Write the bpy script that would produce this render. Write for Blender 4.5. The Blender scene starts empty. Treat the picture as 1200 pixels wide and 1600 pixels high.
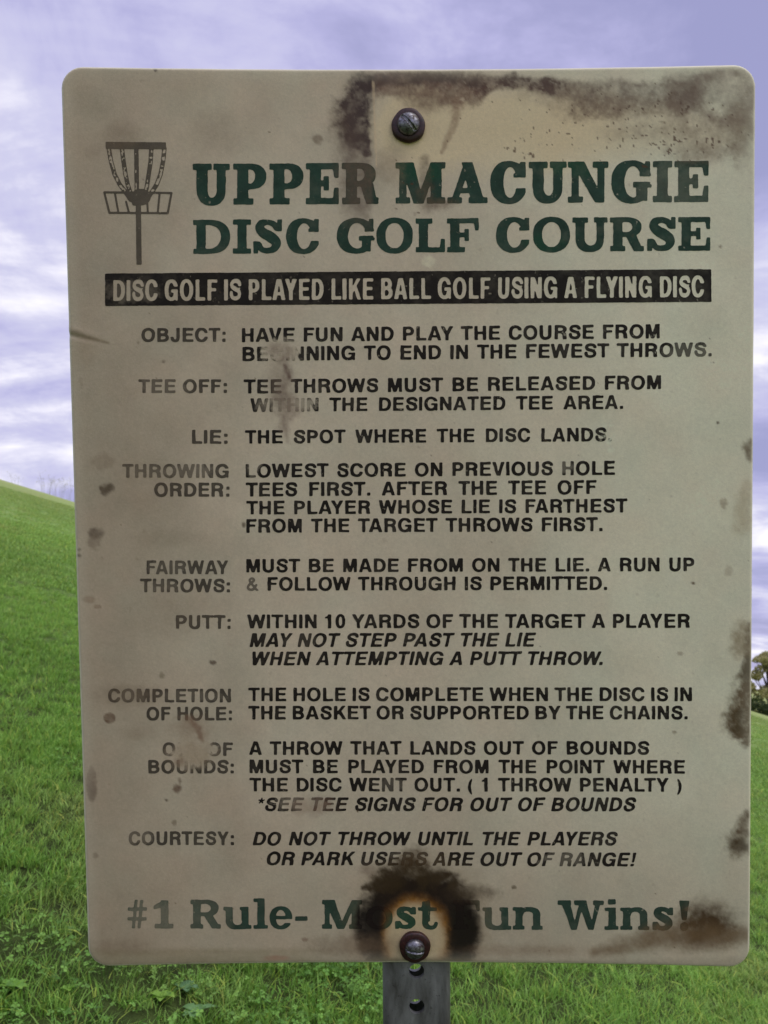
import bpy, bmesh, math, random
import numpy as np
from mathutils import Vector, Matrix

random.seed(7)
rng = np.random.default_rng(11)
scene = bpy.context.scene
C = scene.collection

# ------------------------------------------------------------------ camera
F_PX = 1162.0                       # focal length in pixels of a 1200 px wide frame
PITCH = math.radians(13.2)
CAM = Vector((0.0, 0.0, 1.02))
cam_d = bpy.data.cameras.new('camera')
cam_d.sensor_fit = 'HORIZONTAL'
cam_d.sensor_width = 36.0
cam_d.lens = 36.0 * F_PX / 1200.0
cam_d.clip_start = 0.02
cam_d.clip_end = 9000.0
cam_d.dof.use_dof = True
cam_d.dof.focus_distance = 0.505
cam_d.dof.aperture_fstop = 26.0
cam = bpy.data.objects.new('camera', cam_d)
C.objects.link(cam)
cam.location = CAM
cam.rotation_euler = (math.pi / 2 + PITCH, 0, 0)
scene.camera = cam
M_CAM = Matrix.Translation(CAM) @ Matrix.Rotation(math.pi / 2 + PITCH, 4, 'X')

# ------------------------------------------------------------------ sky and sun
SUN_EL, SUN_AZ = math.radians(54.0), math.radians(125.0)      # azimuth clockwise from +Y
world = bpy.data.worlds.new('World')
scene.world = world
world.use_nodes = True
nt = world.node_tree
for n in list(nt.nodes):
    nt.nodes.remove(n)


def nd(t, typ, **kw):
    n = t.nodes.new(typ)
    for k, v in kw.items():
        setattr(n, k, v)
    return n


def mathn(t, op, a, b=None, clamp=False):
    n = nd(t, 'ShaderNodeMath', operation=op, use_clamp=clamp)
    for i, v in enumerate((a, b)):
        if v is None:
            continue
        if isinstance(v, (int, float)):
            n.inputs[i].default_value = v
        else:
            t.links.new(v, n.inputs[i])
    return n.outputs[0]


def mixc(t, f, a, b, mode='MIX'):
    n = nd(t, 'ShaderNodeMix', data_type='RGBA', blend_type=mode)
    n.clamp_factor = True
    for s, v in ((n.inputs[0], f), (n.inputs[6], a), (n.inputs[7], b)):
        if isinstance(v, (int, float)):
            s.default_value = v
        elif isinstance(v, (tuple, list)):
            s.default_value = tuple(v) + ((1,) if len(v) == 3 else ())
        else:
            t.links.new(v, s)
    return n.outputs[2]


def noise(t, vec, scale, detail=4, rough=0.55, dist=0.0):
    n = nd(t, 'ShaderNodeTexNoise')
    n.inputs['Scale'].default_value = scale
    n.inputs['Detail'].default_value = detail
    n.inputs['Roughness'].default_value = rough
    n.inputs['Distortion'].default_value = dist
    if vec is not None:
        t.links.new(vec, n.inputs['Vector'])
    return n.outputs['Fac']


def ramp(t, f, stops, interp='LINEAR'):
    n = nd(t, 'ShaderNodeValToRGB')
    n.color_ramp.interpolation = interp
    e = n.color_ramp.elements
    while len(e) < len(stops):
        e.new(0.5)
    for i, (p, c) in enumerate(stops):
        e[i].position = p
        e[i].color = tuple(c) + ((1,) if len(c) == 3 else ())
    t.links.new(f, n.inputs[0])
    return n.outputs[0]


def maprange(t, v, a, b, c=0.0, d=1.0):
    n = nd(t, 'ShaderNodeMapRange')
    n.inputs[1].default_value = a
    n.inputs[2].default_value = b
    n.inputs[3].default_value = c
    n.inputs[4].default_value = d
    t.links.new(v, n.inputs[0])
    return n.outputs[0]


wout = nd(nt, 'ShaderNodeOutputWorld')
bg = nd(nt, 'ShaderNodeBackground')
nt.links.new(bg.outputs[0], wout.inputs[0])
sky = nd(nt, 'ShaderNodeTexSky', sky_type='NISHITA', sun_disc=False)
sky.sun_elevation = SUN_EL
sky.sun_rotation = SUN_AZ
SKY_STRENGTH = 0.10
SKY_SEED = 31.9
bg.inputs[1].default_value = SKY_STRENGTH
tc = nd(nt, 'ShaderNodeTexCoord')
nrm = nd(nt, 'ShaderNodeVectorMath', operation='NORMALIZE')
nt.links.new(tc.outputs['Generated'], nrm.inputs[0])
sep = nd(nt, 'ShaderNodeSeparateXYZ')
nt.links.new(nrm.outputs[0], sep.inputs[0])
den = mathn(nt, 'ADD', mathn(nt, 'MAXIMUM', sep.outputs[2], 0.0), 0.22)
cx = mathn(nt, 'DIVIDE', sep.outputs[0], den)
cy = mathn(nt, 'DIVIDE', sep.outputs[1], den)
comb = nd(nt, 'ShaderNodeCombineXYZ')
nt.links.new(cx, comb.inputs[0])
nt.links.new(cy, comb.inputs[1])
comb.inputs[2].default_value = SKY_SEED
mp = nd(nt, 'ShaderNodeMapping')
nt.links.new(comb.outputs[0], mp.inputs[0])
mp.inputs['Rotation'].default_value = (0, 0, math.radians(40))
mp.inputs['Scale'].default_value = (0.55, 1.5, 1)
n1 = noise(nt, mp.outputs[0], 1.5, 7, 0.56, 0.35)
n2 = noise(nt, comb.outputs[0], 1.3, 3, 0.5, 0.2)
n3 = noise(nt, comb.outputs[0], 4.2, 8, 0.6, 0.4)
cl0 = mathn(nt, 'ADD', mathn(nt, 'MULTIPLY', n1, 0.5), mathn(nt, 'ADD', mathn(nt, 'MULTIPLY', n2, 0.3), mathn(nt, 'MULTIPLY', n3, 0.2)))
cl = mathn(nt, 'ADD', mathn(nt, 'MULTIPLY', mathn(nt, 'SUBTRACT', cl0, 0.5), 2.1), 0.500)
# cloud radiance (divided by the sky strength, which multiplies everything)
K = 1.0 / SKY_STRENGTH
ccol = ramp(nt, cl, [(0.34, (.41 * K / 10, .41 * K / 10, .69 * K / 10)),
                     (0.46, (.52 * K / 10, .51 * K / 10, .81 * K / 10)),
                     (0.55, (.66 * K / 10, .655 * K / 10, .88 * K / 10)),
                     (0.66, (1.06 * K / 10, 1.04 * K / 10, 1.12 * K / 10))])
cs = nd(nt, 'ShaderNodeVectorMath', operation='SCALE')
nt.links.new(ccol, cs.inputs[0])
cs.inputs['Scale'].default_value = 10.0
blu = nd(nt, 'ShaderNodeVectorMath', operation='MULTIPLY')
nt.links.new(sky.outputs[0], blu.inputs[0])
blu.inputs[1].default_value = (0.95, 0.8, 0.95)
cover = maprange(nt, cl, 0.40, 0.50, 0.80, 0.97)
fin = mixc(nt, cover, blu.outputs[0], cs.outputs[0])
nt.links.new(fin, bg.inputs[0])

sun_d = bpy.data.lights.new('sun', 'SUN')
sun_d.energy = 1.5
sun_d.angle = math.radians(45)
sun_d.color = (1.0, 0.95, 0.86)
sun = bpy.data.objects.new('sun', sun_d)
C.objects.link(sun)
sd = Vector((math.sin(SUN_AZ) * math.cos(SUN_EL), math.cos(SUN_AZ) * math.cos(SUN_EL), math.sin(SUN_EL)))
sun.rotation_euler = sd.to_track_quat('Z', 'Y').to_euler()
sun.location = (5, -4, 9)

vs = scene.view_settings
scene.display_settings.display_device = 'sRGB'
vs.view_transform = 'Standard'
vs.look = 'None'
vs.gamma = 1.0
vs.use_curve_mapping = False
vs.exposure = 0.0


# ------------------------------------------------------------------ helpers
def tag(o, label=None, cat=None, group=None, kind=None):
    if label: o['label'] = label
    if cat: o['category'] = cat
    if group: o['group'] = group
    if kind: o['kind'] = kind
    return o


def material(name, color=(.5, .5, .5), rough=0.5, metal=0.0):
    m = bpy.data.materials.new(name)
    m.use_nodes = True
    b = m.node_tree.nodes['Principled BSDF']
    b.inputs['Base Color'].default_value = (*color, 1)
    b.inputs['Roughness'].default_value = rough
    b.inputs['Metallic'].default_value = metal
    return m, m.node_tree, b


def link_obj(name, me, mat=None, parent=None):
    o = bpy.data.objects.new(name, me)
    C.objects.link(o)
    if mat:
        me.materials.append(mat)
    if parent:
        o.parent = parent
    return o


def np_mesh(name, V, faces_flat, sizes, smooth=True, cols=None):
    me = bpy.data.meshes.new(name)
    me.vertices.add(len(V))
    me.vertices.foreach_set('co', np.asarray(V, np.float32).ravel())
    me.loops.add(len(faces_flat))
    me.loops.foreach_set('vertex_index', np.asarray(faces_flat, np.int32))
    sizes = np.asarray(sizes, np.int32)
    me.polygons.add(len(sizes))
    st = np.zeros(len(sizes), np.int32)
    st[1:] = np.cumsum(sizes)[:-1]
    me.polygons.foreach_set('loop_start', st)
    me.polygons.foreach_set('loop_total', sizes)
    me.polygons.foreach_set('use_smooth', np.full(len(sizes), smooth))
    if cols is not None:
        a = me.color_attributes.new('tone', 'FLOAT_COLOR', 'POINT')
        c4 = np.ones((len(V), 4), np.float32)
        c4[:, :3] = cols
        a.data.foreach_set('color', c4.ravel())
    me.update(calc_edges=True)
    me.validate()
    return me


TAB = rng.random((256, 256)).astype(np.float32)


def vnoise(x, y, seed=0):
    x = x + seed * 17.31
    y = y + seed * 9.77
    xi = np.floor(x).astype(np.int64)
    yi = np.floor(y).astype(np.int64)
    fx, fy = x - xi, y - yi
    fx = fx * fx * (3 - 2 * fx)
    fy = fy * fy * (3 - 2 * fy)
    g = lambda a, b: TAB[a & 255, b & 255]
    return (g(xi, yi) * (1 - fx) * (1 - fy) + g(xi + 1, yi) * fx * (1 - fy)
            + g(xi, yi + 1) * (1 - fx) * fy + g(xi + 1, yi + 1) * fx * fy)


def fbm(x, y, scale, octv=4, seed=0, rough=0.55):
    """x, y in photo-pixel-sized units of the panel; result about -1..1"""
    t = np.zeros_like(x, dtype=np.float64)
    a, tot, s = 1.0, 0.0, 1.0 / scale
    for k in range(octv):
        t += a * vnoise(x * s, y * s, seed + k * 3 + 1)
        tot += a
        a *= rough
        s *= 2.03
    return (t / tot - 0.5) * 2.6


def sstep(a, b, v):
    t = np.clip((v - a) / (b - a), 0, 1)
    return t * t * (3 - 2 * t)


# ------------------------------------------------------------------ terrain
def ground_z(x, y):
    x = np.asarray(x, float)
    y = np.asarray(y, float)
    xs = 110.0 * np.tanh(x / 110.0)
    z = -0.3101 * xs + B_UP * np.clip(y, -60, None)
    d = np.clip(y - 24.0, 0, 46)
    z = z - 0.0042 * d ** 2 - 0.386 * np.clip(y - 70.0, 0, None)      # over the brow
    z = z + 0.10 * np.sin(x * 0.13 + 1.0) * np.sin(y * 0.11) * sstep(4, 14, np.hypot(x, y))
    far = sstep(60, 170, np.hypot(x, y))
    return z * (1 - far) - 22.0 * far


B_UP = 0.155


def make_ground():
    a = np.r_[-np.geomspace(4000, 4.2, 50), np.linspace(-4, 4, 60), np.geomspace(4.2, 4000, 50)]
    bq = np.r_[-np.geomspace(1200, 1.2, 26), np.linspace(-1, 8, 70), np.geomspace(8.2, 5000, 100)]
    X, Y = np.meshgrid(a, bq)
    Z = ground_z(X, Y)
    near = np.hypot(X, Y) < 12
    Z = Z + near * 0.02 * (vnoise(X * 3.1, Y * 3.1, 5) - 0.5)
    n, m = X.shape
    idx = np.arange(n * m).reshape(n, m)
    q = np.stack([idx[:-1, :-1], idx[:-1, 1:], idx[1:, 1:], idx[1:, :-1]], -1).reshape(-1, 4)
    return np_mesh('ground', np.c_[X.ravel(), Y.ravel(), Z.ravel()], q.ravel(), np.full(len(q), 4))


def grass_tone(t, pos):
    """broad colour differences of the turf, shared by soil sheet and blades"""
    mp = nd(t, 'ShaderNodeMapping')
    t.links.new(pos, mp.inputs[0])
    mp.inputs['Rotation'].default_value = (0, 0, math.radians(12))
    mp.inputs['Scale'].default_value = (0.35, 1.25, 0.3)
    a = noise(t, mp.outputs[0], 0.22, 4, 0.5, 0.3)
    b = noise(t, pos, 1.1, 4, 0.6)
    return a, b


gm, t, b = material('turf_sheet', rough=0.95)
geo = nd(t, 'ShaderNodeNewGeometry')
a_, b_ = grass_tone(t, geo.outputs['Position'])
fine = noise(t, geo.outputs['Position'], 26, 6, 0.75)
c1 = mixc(t, maprange(t, a_, .40, .60), (.23, .42, .090), (.36, .56, .160))
c2 = mixc(t, maprange(t, b_, .35, .7), c1, mixc(t, .5, c1, (.38, .39, .16)))
c3 = mixc(t, maprange(t, fine, .35, .68, 0.75, 0.0), c2, mixc(t, .55, c2, (.02, .045, .01)))
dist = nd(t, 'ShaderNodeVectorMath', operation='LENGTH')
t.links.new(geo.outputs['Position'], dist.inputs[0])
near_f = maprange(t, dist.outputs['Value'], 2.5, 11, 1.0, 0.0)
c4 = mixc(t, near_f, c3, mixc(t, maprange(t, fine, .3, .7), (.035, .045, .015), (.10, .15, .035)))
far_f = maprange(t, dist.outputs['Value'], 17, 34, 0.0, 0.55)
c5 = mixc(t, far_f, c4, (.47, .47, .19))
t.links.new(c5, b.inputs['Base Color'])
b.inputs['Specular IOR Level'].default_value = 0.15
bp = nd(t, 'ShaderNodeBump')
bp.inputs['Strength'].default_value = 0.8
bp.inputs['Distance'].default_value = 0.06
t.links.new(noise(t, geo.outputs['Position'], 9, 8, 0.75), bp.inputs['Height'])
t.links.new(bp.outputs[0], b.inputs['Normal'])
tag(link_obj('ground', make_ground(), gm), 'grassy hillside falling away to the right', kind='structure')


# ------------------------------------------------------------------ the sign: where it stands
SW, SH, BOW = 0.457, 0.609, 0.0048
PX, PY, PZ, RX, RY, RZ = 0.01987279, -0.01010599, -0.50096428, 0.04058498, -0.00132978, 0.00889437
R_S = (Matrix.Rotation(RZ, 3, 'Z') @ Matrix.Rotation(RY, 3, 'Y') @ Matrix.Rotation(RX, 3, 'X')).to_4x4()
M_SIGN = M_CAM @ Matrix.Translation((PX, PY, PZ)) @ R_S       # sign frame: x right, y up, z to the viewer
R3 = np.array(R_S.to_3x3())
T3 = np.array([PX, PY, PZ])


def bow(u):
    return -BOW * (1 - (u / (SW / 2)) ** 2)


def panel_uv(x, y):
    """where a reading taken off the photograph lies on the bowed panel (metres)"""
    x = np.asarray(x, float)
    y = np.asarray(y, float)
    d = np.stack([(x - 600) / F_PX, (800 - y) / F_PX, -np.ones_like(x)], -1) @ R3
    o = -T3 @ R3
    w = np.zeros_like(x)
    for _ in range(4):
        s = (w - o[2]) / d[..., 2]
        u = o[0] + s * d[..., 0]
        w = bow(u)
    return u, o[1] + s * d[..., 1]


def panel_px(u, v):
    p = np.stack([u, v, bow(u)], -1) @ R3.T + T3
    return 600 + F_PX * p[..., 0] / -p[..., 2], 800 - F_PX * p[..., 1] / -p[..., 2]


# panel surface relief: a crease at the left edge, a fold beside the post
def relief(x, y):
    h = np.zeros_like(x, dtype=float)
    ln = 519 + (x - 104) * 0.24                   # crease line
    k = np.exp(-((x - 100) / 42.0) ** 2)
    h += 0.0005 * k * np.exp(-((y - ln + 5) / 7.0) ** 2)
    h -= 0.0007 * k * np.exp(-((y - ln - 3) / 4.5) ** 2)
    f = sstep(108, 128, y) * (1 - sstep(250, 340, y))
    xf = 583 + (y - 120) * 0.03
    h += 0.00050 * f * (sstep(xf - 7, xf + 1, x)) * (1 - sstep(xf + 4, xf + 90, x))
    h += 0.00030 * fbm(x, y, 170, 3, 4)
    h += 0.00002 * fbm(x, y, 14, 2, 8)
    for (cx_, cy_, r_) in ((638, 197, 26), (648, 1478, 25)):
        h -= 0.0006 * np.exp(-(np.hypot(x - cx_, y - cy_) / (r_ * 1.6)) ** 2)
    return h


def srgb(c):
    c = np.array(c, float) / 255.0
    return np.where(c <= 0.04045, c / 12.92, ((c + 0.055) / 1.055) ** 2.4)


# irradiance the shaded face receives, measured; photo tone / this = paint tone
LIGHT = np.array([0.368, 0.407, 0.458])


def paint(c):
    return np.clip(srgb(c) / LIGHT, 0.010, 0.88)


def ell(x, y, cx_, cy_, rx, ry, soft=0.4, warp=0.25, wscale=14, rot=0.0, seed=0):
    dx, dy = x - cx_, y - cy_
    if rot:
        c_, s_ = math.cos(rot), math.sin(rot)
        dx, dy = dx * c_ + dy * s_, -dx * s_ + dy * c_
    d = np.sqrt((dx / rx) ** 2 + (dy / ry) ** 2)
    out = np.zeros_like(x, dtype=float)
    m = d < 1 + soft + warp * 1.4
    if m.any():
        dd = d[m] + warp * fbm(x[m], y[m], wscale, 4, seed + 20, 0.65)
        out[m] = 1 - sstep(1 - soft, 1 + soft, dd)
    return out


def path_mask(x, y, pts, soft=0.5, warp=0.5, wscale=10, seed=0):
    """pts: (px, py, radius)"""
    best = np.full(x.shape, 9.0)
    for (x0, y0, r0), (x1, y1, r1) in zip(pts[:-1], pts[1:]):
        vx, vy = x1 - x0, y1 - y0
        s = np.clip(((x - x0) * vx + (y - y0) * vy) / (vx * vx + vy * vy + 1e-9), 0, 1)
        d = np.hypot(x - x0 - s * vx, y - y0 - s * vy) / (r0 + (r1 - r0) * s)
        best = np.minimum(best, d)
    out = np.zeros_like(best)
    m = best < 3
    out[m] = 1 - sstep(1 - soft, 1 + soft, best[m] + warp * fbm(x[m], y[m], wscale, 4, seed + 40, 0.65))
    return out


ERASE = [  # worn-off print: x, y, rx, ry, amount
    (441, 548, 26, 17, .92), (452, 631, 34, 14, .62), (408, 633, 9, 12, .3), (302, 1172, 30, 20, .97), (297, 1194, 18, 10, .5),
    (470, 1256, 36, 14, .40), (722, 1432, 20, 30, .5), (950, 681, 5, 9, .45), (300, 1087, 50, 8, .18), (205, 1086, 30, 12, .25),
    (500, 605, 14, 11, .12), (225, 737, 40, 14, .30), (300, 736, 34, 12, .35), (205, 455, 45, 16, .30), (235, 1432, 40, 26, .35),
    (395, 912, 14, 12, .45), (880, 1342, 34, 12, .35), (880, 732, 14, 12, .35), (640, 1338, 30, 12, .2), (250, 604, 40, 14, .3),
    (395, 730, 10, 14, .4), (470, 1000, 30, 12, .12), (610, 1225, 26, 12, .22), (1075, 548, 40, 12, .25), (215, 1308, 24, 12, .35),
    (850, 1000, 8, 8, .5), (265, 886, 36, 14, .22), (250, 915, 30, 10, .2), (760, 1432, 26, 26, .15), (1050, 295, 60, 40, .12)]


def surface_tone(x, y, ink=None, ink_col=None, wear=0.0):
    """paint tone of the weathered face at a point; ink_col for print"""
    n = len(x)
    big = fbm(x, y, 420, 3, 1)
    mid = fbm(x, y, 90, 4, 2)
    fin_ = fbm(x, y, 9, 3, 3)
    # yellowed paint; light fall-off painted in: right lit, worn left and bottom shaded
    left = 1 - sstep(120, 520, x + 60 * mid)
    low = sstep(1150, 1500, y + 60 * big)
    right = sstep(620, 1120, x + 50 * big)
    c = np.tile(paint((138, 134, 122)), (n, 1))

    def mix(col, a, target):
        a = np.clip(a, 0, 1)[:, None]
        return col * (1 - a) + np.asarray(target) * a
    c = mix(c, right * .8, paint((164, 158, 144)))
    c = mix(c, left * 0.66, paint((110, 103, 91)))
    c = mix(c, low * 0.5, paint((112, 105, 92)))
    c = mix(c, .35 * (1 - sstep(100, 420, y)) * (1 - right), paint((132, 125, 110)))
    c = c * (1 + 0.085 * mid + 0.05 * big + 0.025 * fin_)[:, None]
    c = c * (1 + 0.025 * fbm(x, y, 60, 3, 7)[:, None] * np.array([1, -.6, -.8]))
    # ivory patch under the top band
    iv = ell(x, y, 790, 200, 175, 62, .5, .25, 60, seed=1) + .7 * ell(x, y, 650, 200, 70, 75, .4, .2, 40, seed=2)
    c = mix(c, .72 * np.clip(iv, 0, 1), paint((160, 145, 120)))
    c = mix(c, .40 * ell(x, y, 960, 205, 160, 45, .5, .3, 60, seed=3), paint((150, 140, 116)))

    # rust-warmed clean patch round the lower bolt
    wb = fbm(x, y, 30, 5, 71, .62)
    r_out = np.hypot((x - 656) / 95.0, (y - 1448) / 94.0) + .12 * wb
    r_in = np.hypot((x - 650) / 58.0, (y - 1462) / 66.0) + .07 * wb
    lm = (1 - sstep(.6, 1.1, r_in)) * (1 + .12 * fbm(x, y, 12, 3, 31))
    c = mix(c, lm * .8, paint((136, 127, 103)))
    am_ = np.exp(-((r_in - .92) / .17) ** 2) * (.45 + .55 * (1 - sstep(1440, 1500, y))) * (1 + .3 * fbm(x, y, 9, 4, 32, .7))
    c = mix(c, am_ * .95, paint((112, 78, 26)))

    # print
    if ink_col is not None:
        op = np.full(n, 0.99)
        op -= 0.13 * (1 - sstep(355, 372, x)) * sstep(500, 520, y)
        op -= 0.06 * np.clip(fbm(x, y, 26, 4, 9, .7) + .1, 0, 1)
        op -= 0.35 * sstep(.72, 1.0, fbm(x, y, 6, 3, 10, .7))
        op -= wear
        for (ex, ey, rx, ry, am) in ERASE:
            if am > 0:
                op -= (am if am > .55 else am * .6) * ell(x, y, ex, ey, rx, ry, .35, .5, 9, seed=int(ex) % 17)
        op = np.clip(op, 0.0, 1)
        ik = np.tile(ink_col, (n, 1)) * (1 + .25 * fbm(x, y, 16, 3, 12))[:, None]
        if ink == 'green':
            for (gx, gy, gr) in ((640, 262, 40), (672, 270, 26), (868, 262, 22), (905, 262, 30), (620, 1442, 44), (850, 380, 30)):
                ik = mix(ik, .55 * ell(x, y, gx, gy, gr, gr * .5, .4, .3, 14), paint((4, 50, 36)))
        c = c * (1 - op[:, None]) + ik * op[:, None]

    GRAIN = [fbm(x, y, 4.2, 3, 120, .8)]

    def st(mask, col, amt, tex=0.25, ts=8, seed=0):
        nonlocal c
        if mask.max() <= 0:
            return
        a = mask * amt * (1 + tex * fbm(x, y, ts, 4, 50 + seed, .7))
        a = np.clip(a + 2.2 * mask * (1 - np.clip(mask, 0, 1)) * amt * .30 * GRAIN[0], 0, 1)
        c = mix(c, a, paint(col))

    # top band of lichen and soot
    yc = np.interp(x, [560, 620, 740, 800, 860, 910, 980, 1060, 1120, 1180], [128, 132, 138, 127, 135, 147, 146, 150, 135, 180])
    hw = np.interp(x, [560, 620, 740, 770, 860, 910, 980, 1060, 1120, 1180], [16, 22, 26, 11, 13, 19, 20, 26, 28, 40])
    stg = np.interp(x, [574, 588, 700, 760, 860, 930, 1010, 1060, 1130, 1170, 1184], [.2, .92, .84, .97, .95, .68, .62, .70, .45, .42, .2])
    bd = np.abs(y - yc - 5 * fbm(x, y, 24, 4, 14)) / hw
    band = (1 - sstep(.55, 1.35, bd + .28 * fbm(x, y, 16, 4, 15, .7))) * sstep(566, 592, x) * sstep(107, 117, y + 4 * fbm(x, y, 18, 3, 6))
    mot = .62 + .5 * sstep(-.5, .6, fbm(x, y, 20, 5, 77, .7)) * 1.0
    st(band * np.clip(np.where(x < 740, mot * .85, mot), 0, 1.05), (58, 46, 38), 1.0 * stg, .45, 14, 1)
    st(band * (1 - sstep(720, 800, x)), (80, 55, 42), .35, .5, 12, 2)
    vb = 1 - sstep(.5, 1.15, np.abs(x - 560) / np.interp(y, [110, 130, 190, 240, 330], [8, 26, 32, 26, 24]) + .25 * fbm(x, y, 16, 4, 16, .7))
    vb *= sstep(112, 134, y) * (1 - sstep(215, 275, y + 12 * fbm(x, y, 15, 3, 3)))
    vb2 = path_mask(x, y, [(590, 124, 12), (570, 138, 19), (556, 162, 24), (549, 190, 26), (558, 218, 15), (574, 240, 6)], .55, .65, 18, 60)
    st(np.clip(vb * .22 + vb2, 0, 1) * (1 - sstep(579, 594, x + 4 * fbm(x, y, 8, 3, 78))), (44, 34, 29), .96, .38, 13, 3)
    st(path_mask(x, y, [(588, 126, 9), (640, 124, 8), (700, 124, 9), (745, 130, 8)], .7, .8, 12, 62), (56, 44, 37), .75, .5, 9, 66)
    st(ell(x, y, 560, 285, 30, 62, .6, .3, 20, seed=4) * (1 - .8 * sstep(578, 586, x)), (72, 62, 54), .62, .4, 12, 4)
    st(ell(x, y, 540, 200, 20, 44, .9, .5, 18, seed=5), (60, 48, 40), .5, .4, 12, 5)
    st(path_mask(x, y, [(716, 160, 9), (710, 190, 6), (700, 215, 4), (690, 238, 3)], .7, .6, 10, 1), (92, 74, 60), .55, .5, 8, 6)
    st(ell(x, y, 668, 160, 34, 14, .6, .4, 14, seed=6), (74, 58, 47), .55, .5, 10, 7)
    # ring and mottling in the top right corner
    rd = np.hypot((x - 1132) / 44.0, (y - 150) / 40.0) + .12 * fbm(x, y, 18, 4, 17)
    st(np.exp(-((rd - 1) / .28) ** 2) * sstep(104, 112, y), (84, 74, 64), .60, .5, 12, 8)
    st(ell(x, y, 1065, 150, 26, 34, .5, .35, 14, seed=7), (72, 60, 50), .6, .4, 12, 9)
    st(ell(x, y, 1158, 205, 20, 48, .6, .45, 14, seed=8), (92, 82, 70), .55, .5, 12, 10)
    for i, (sx, sy, rx, ry, am) in enumerate(((1000, 168, 70, 16, .5), (930, 172, 50, 16, .6), (1110, 205, 60, 26, .38), (1100, 238, 50, 14, .42), (880, 150, 60, 14, .4), (1010, 205, 60, 14, .3))):
        st(ell(x, y, sx, sy, rx, ry, .7, .5, 16, seed=30 + i), (82, 70, 57), am, .8, 9, 11 + i)
    # specks: scattered fly marks, dense in the upper right
    spk = fbm(x, y, 5.0, 2, 61, .5)
    dens = .55 * ell(x, y, 960, 195, 200, 55, .6, .3, 40) + .5 * ell(x, y, 1085, 228, 60, 24, .5, .3) + .45 * ell(x, y, 830, 240, 40, 22, .5, .3) + .35 * ell(x, y, 650, 300, 60, 50, .6, .3) + .10
    st(sstep(1.18 - .75 * np.clip(dens, 0, .9), 1.30 - .75 * np.clip(dens, 0, .9), spk), (58, 42, 30), .85, .1, 8, 20)
    st(sstep(.95, 1.15, fbm(x, y, 11, 2, 62, .5)) * (.3 + dens), (80, 66, 52), .45, .1, 8, 21)
    # run-off under the top bolt
    st(path_mask(x, y, [(664, 250, 7), (666, 275, 9), (664, 300, 12), (668, 325, 9)], .8, .6, 10, 3), (66, 58, 48), .50, .5, 8, 22)
    st(ell(x, y, 690, 318, 22, 8, .6, .5, 9, seed=9), (72, 60, 48), .5, .5, 8, 23)
    st(ell(x, y, 606, 262, 22, 26, .7, .4, 14, seed=10), (100, 88, 73), .4, .4, 8, 24)
    for i, (sx, sy, rx, ry, am, col) in enumerate((
            (143, 158, 26, 22, .22, (84, 76, 64)), (190, 205, 24, 14, .16, (92, 80, 68)), (330, 196, 28, 24, .20, (88, 78, 66)),
            (350, 222, 46, 18, .16, (94, 82, 70)), (496, 218, 8, 8, .6, (84, 74, 62)), (190, 214, 30, 18, .30, (86, 74, 60)), (148, 238, 18, 10, .2, (88, 76, 64)),
            (243, 109, 3.2, 3.2, 1.0, (48, 36, 34)), (165, 763, 10, 7, .55, (66, 58, 48)), (150, 833, 11, 9, .75, (70, 62, 54)),
            (147, 846, 11, 12, .50, (84, 76, 66)), (124, 859, 2.5, 2.5, .8, (60, 52, 42)), (123, 868, 4, 3, .8, (60, 52, 42)), (138, 937, 9, 5, .45, (94, 80, 66)),
            (152, 948, 6, 3, .5, (88, 74, 60)), (171, 1122, 9.5, 8.5, .75, (70, 56, 45)), (143, 1226, 8.5, 28, .58, (82, 72, 63)), (144, 1236, 7, 14, .35, (64, 54, 46)),
            (277, 1232, 6, 7, .7, (60, 42, 32)), (281, 1220, 2.5, 6, .6, (60, 46, 36)), (260, 1250, 2.5, 2, .8, (50, 44, 34)), (272, 1286, 3.5, 5, .5, (72, 64, 52)),
            (333, 1035, 5, 3.5, .85, (52, 42, 34)), (253, 1055, 4, 5, .5, (70, 66, 50)), (149, 1337, 5, 4, .5, (70, 60, 50)),
            (1131, 786, 6, 8, .55, (98, 88, 73)), (1121, 661, 2.2, 2.2, .9, (62, 56, 46)), (1138, 892, 6, 9, .35, (104, 95, 80)), (1062, 1021, 5, 3, .5, (90, 80, 66)),
            (1054, 1144, 3.5, 2.5, .6, (84, 76, 62)), (1083, 911, 3, 2, .8, (74, 66, 54)), (803, 1386, 4, 3, .7, (62, 56, 44)), (475, 1468, 5, 3, .6, (78, 60, 48)),
            (381, 820, 3, 4, .7, (56, 48, 40)), (255, 565, 3, 2.5, .6, (70, 64, 54)), (216, 535, 2, 2, .7, (60, 52, 42)), (1126, 385, 2.4, 2.4, .7, (80, 70, 58)),
            (265, 840, 44, 12, .22, (88, 78, 66)), (160, 720, 16, 14, .30, (88, 78, 66)), (210, 1145, 22, 10, .28, (92, 80, 68)), (200, 1085, 40, 16, .35, (78, 68, 56)),
            (1076, 1420, 6, 4, .5, (94, 82, 68)), (180, 1480, 50, 12, .35, (80, 68, 54)), (262, 960, 60, 30, .18, (88, 78, 66)), (210, 760, 70, 60, .16, (86, 78, 66)))):
        soft = .75 if rx >= 18 else (.14 if (sx, sy) in ((171, 1122), (143, 1226)) else .35)
        wrp = .10 if soft < .2 else .35
        st(ell(x, y, sx, sy, rx, ry, soft, wrp, max(4, rx * .7), seed=60 + i), col, am, .35, 7, 25 + i)
    # bolt marks half way up the left column of print
    st(path_mask(x, y, [(425, 545, 8), (445, 553, 11), (446, 575, 7), (452, 590, 6), (440, 612, 9), (452, 640, 13), (444, 662, 7), (449, 690, 3)], .95, 1.1, 13, 5), (90, 79, 72), .48, .6, 7, 70)
    st(path_mask(x, y, [(446, 572, 3.5), (452, 590, 3)], .6, .5, 8, 6), (60, 44, 40), .75, .4, 7, 71)
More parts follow.
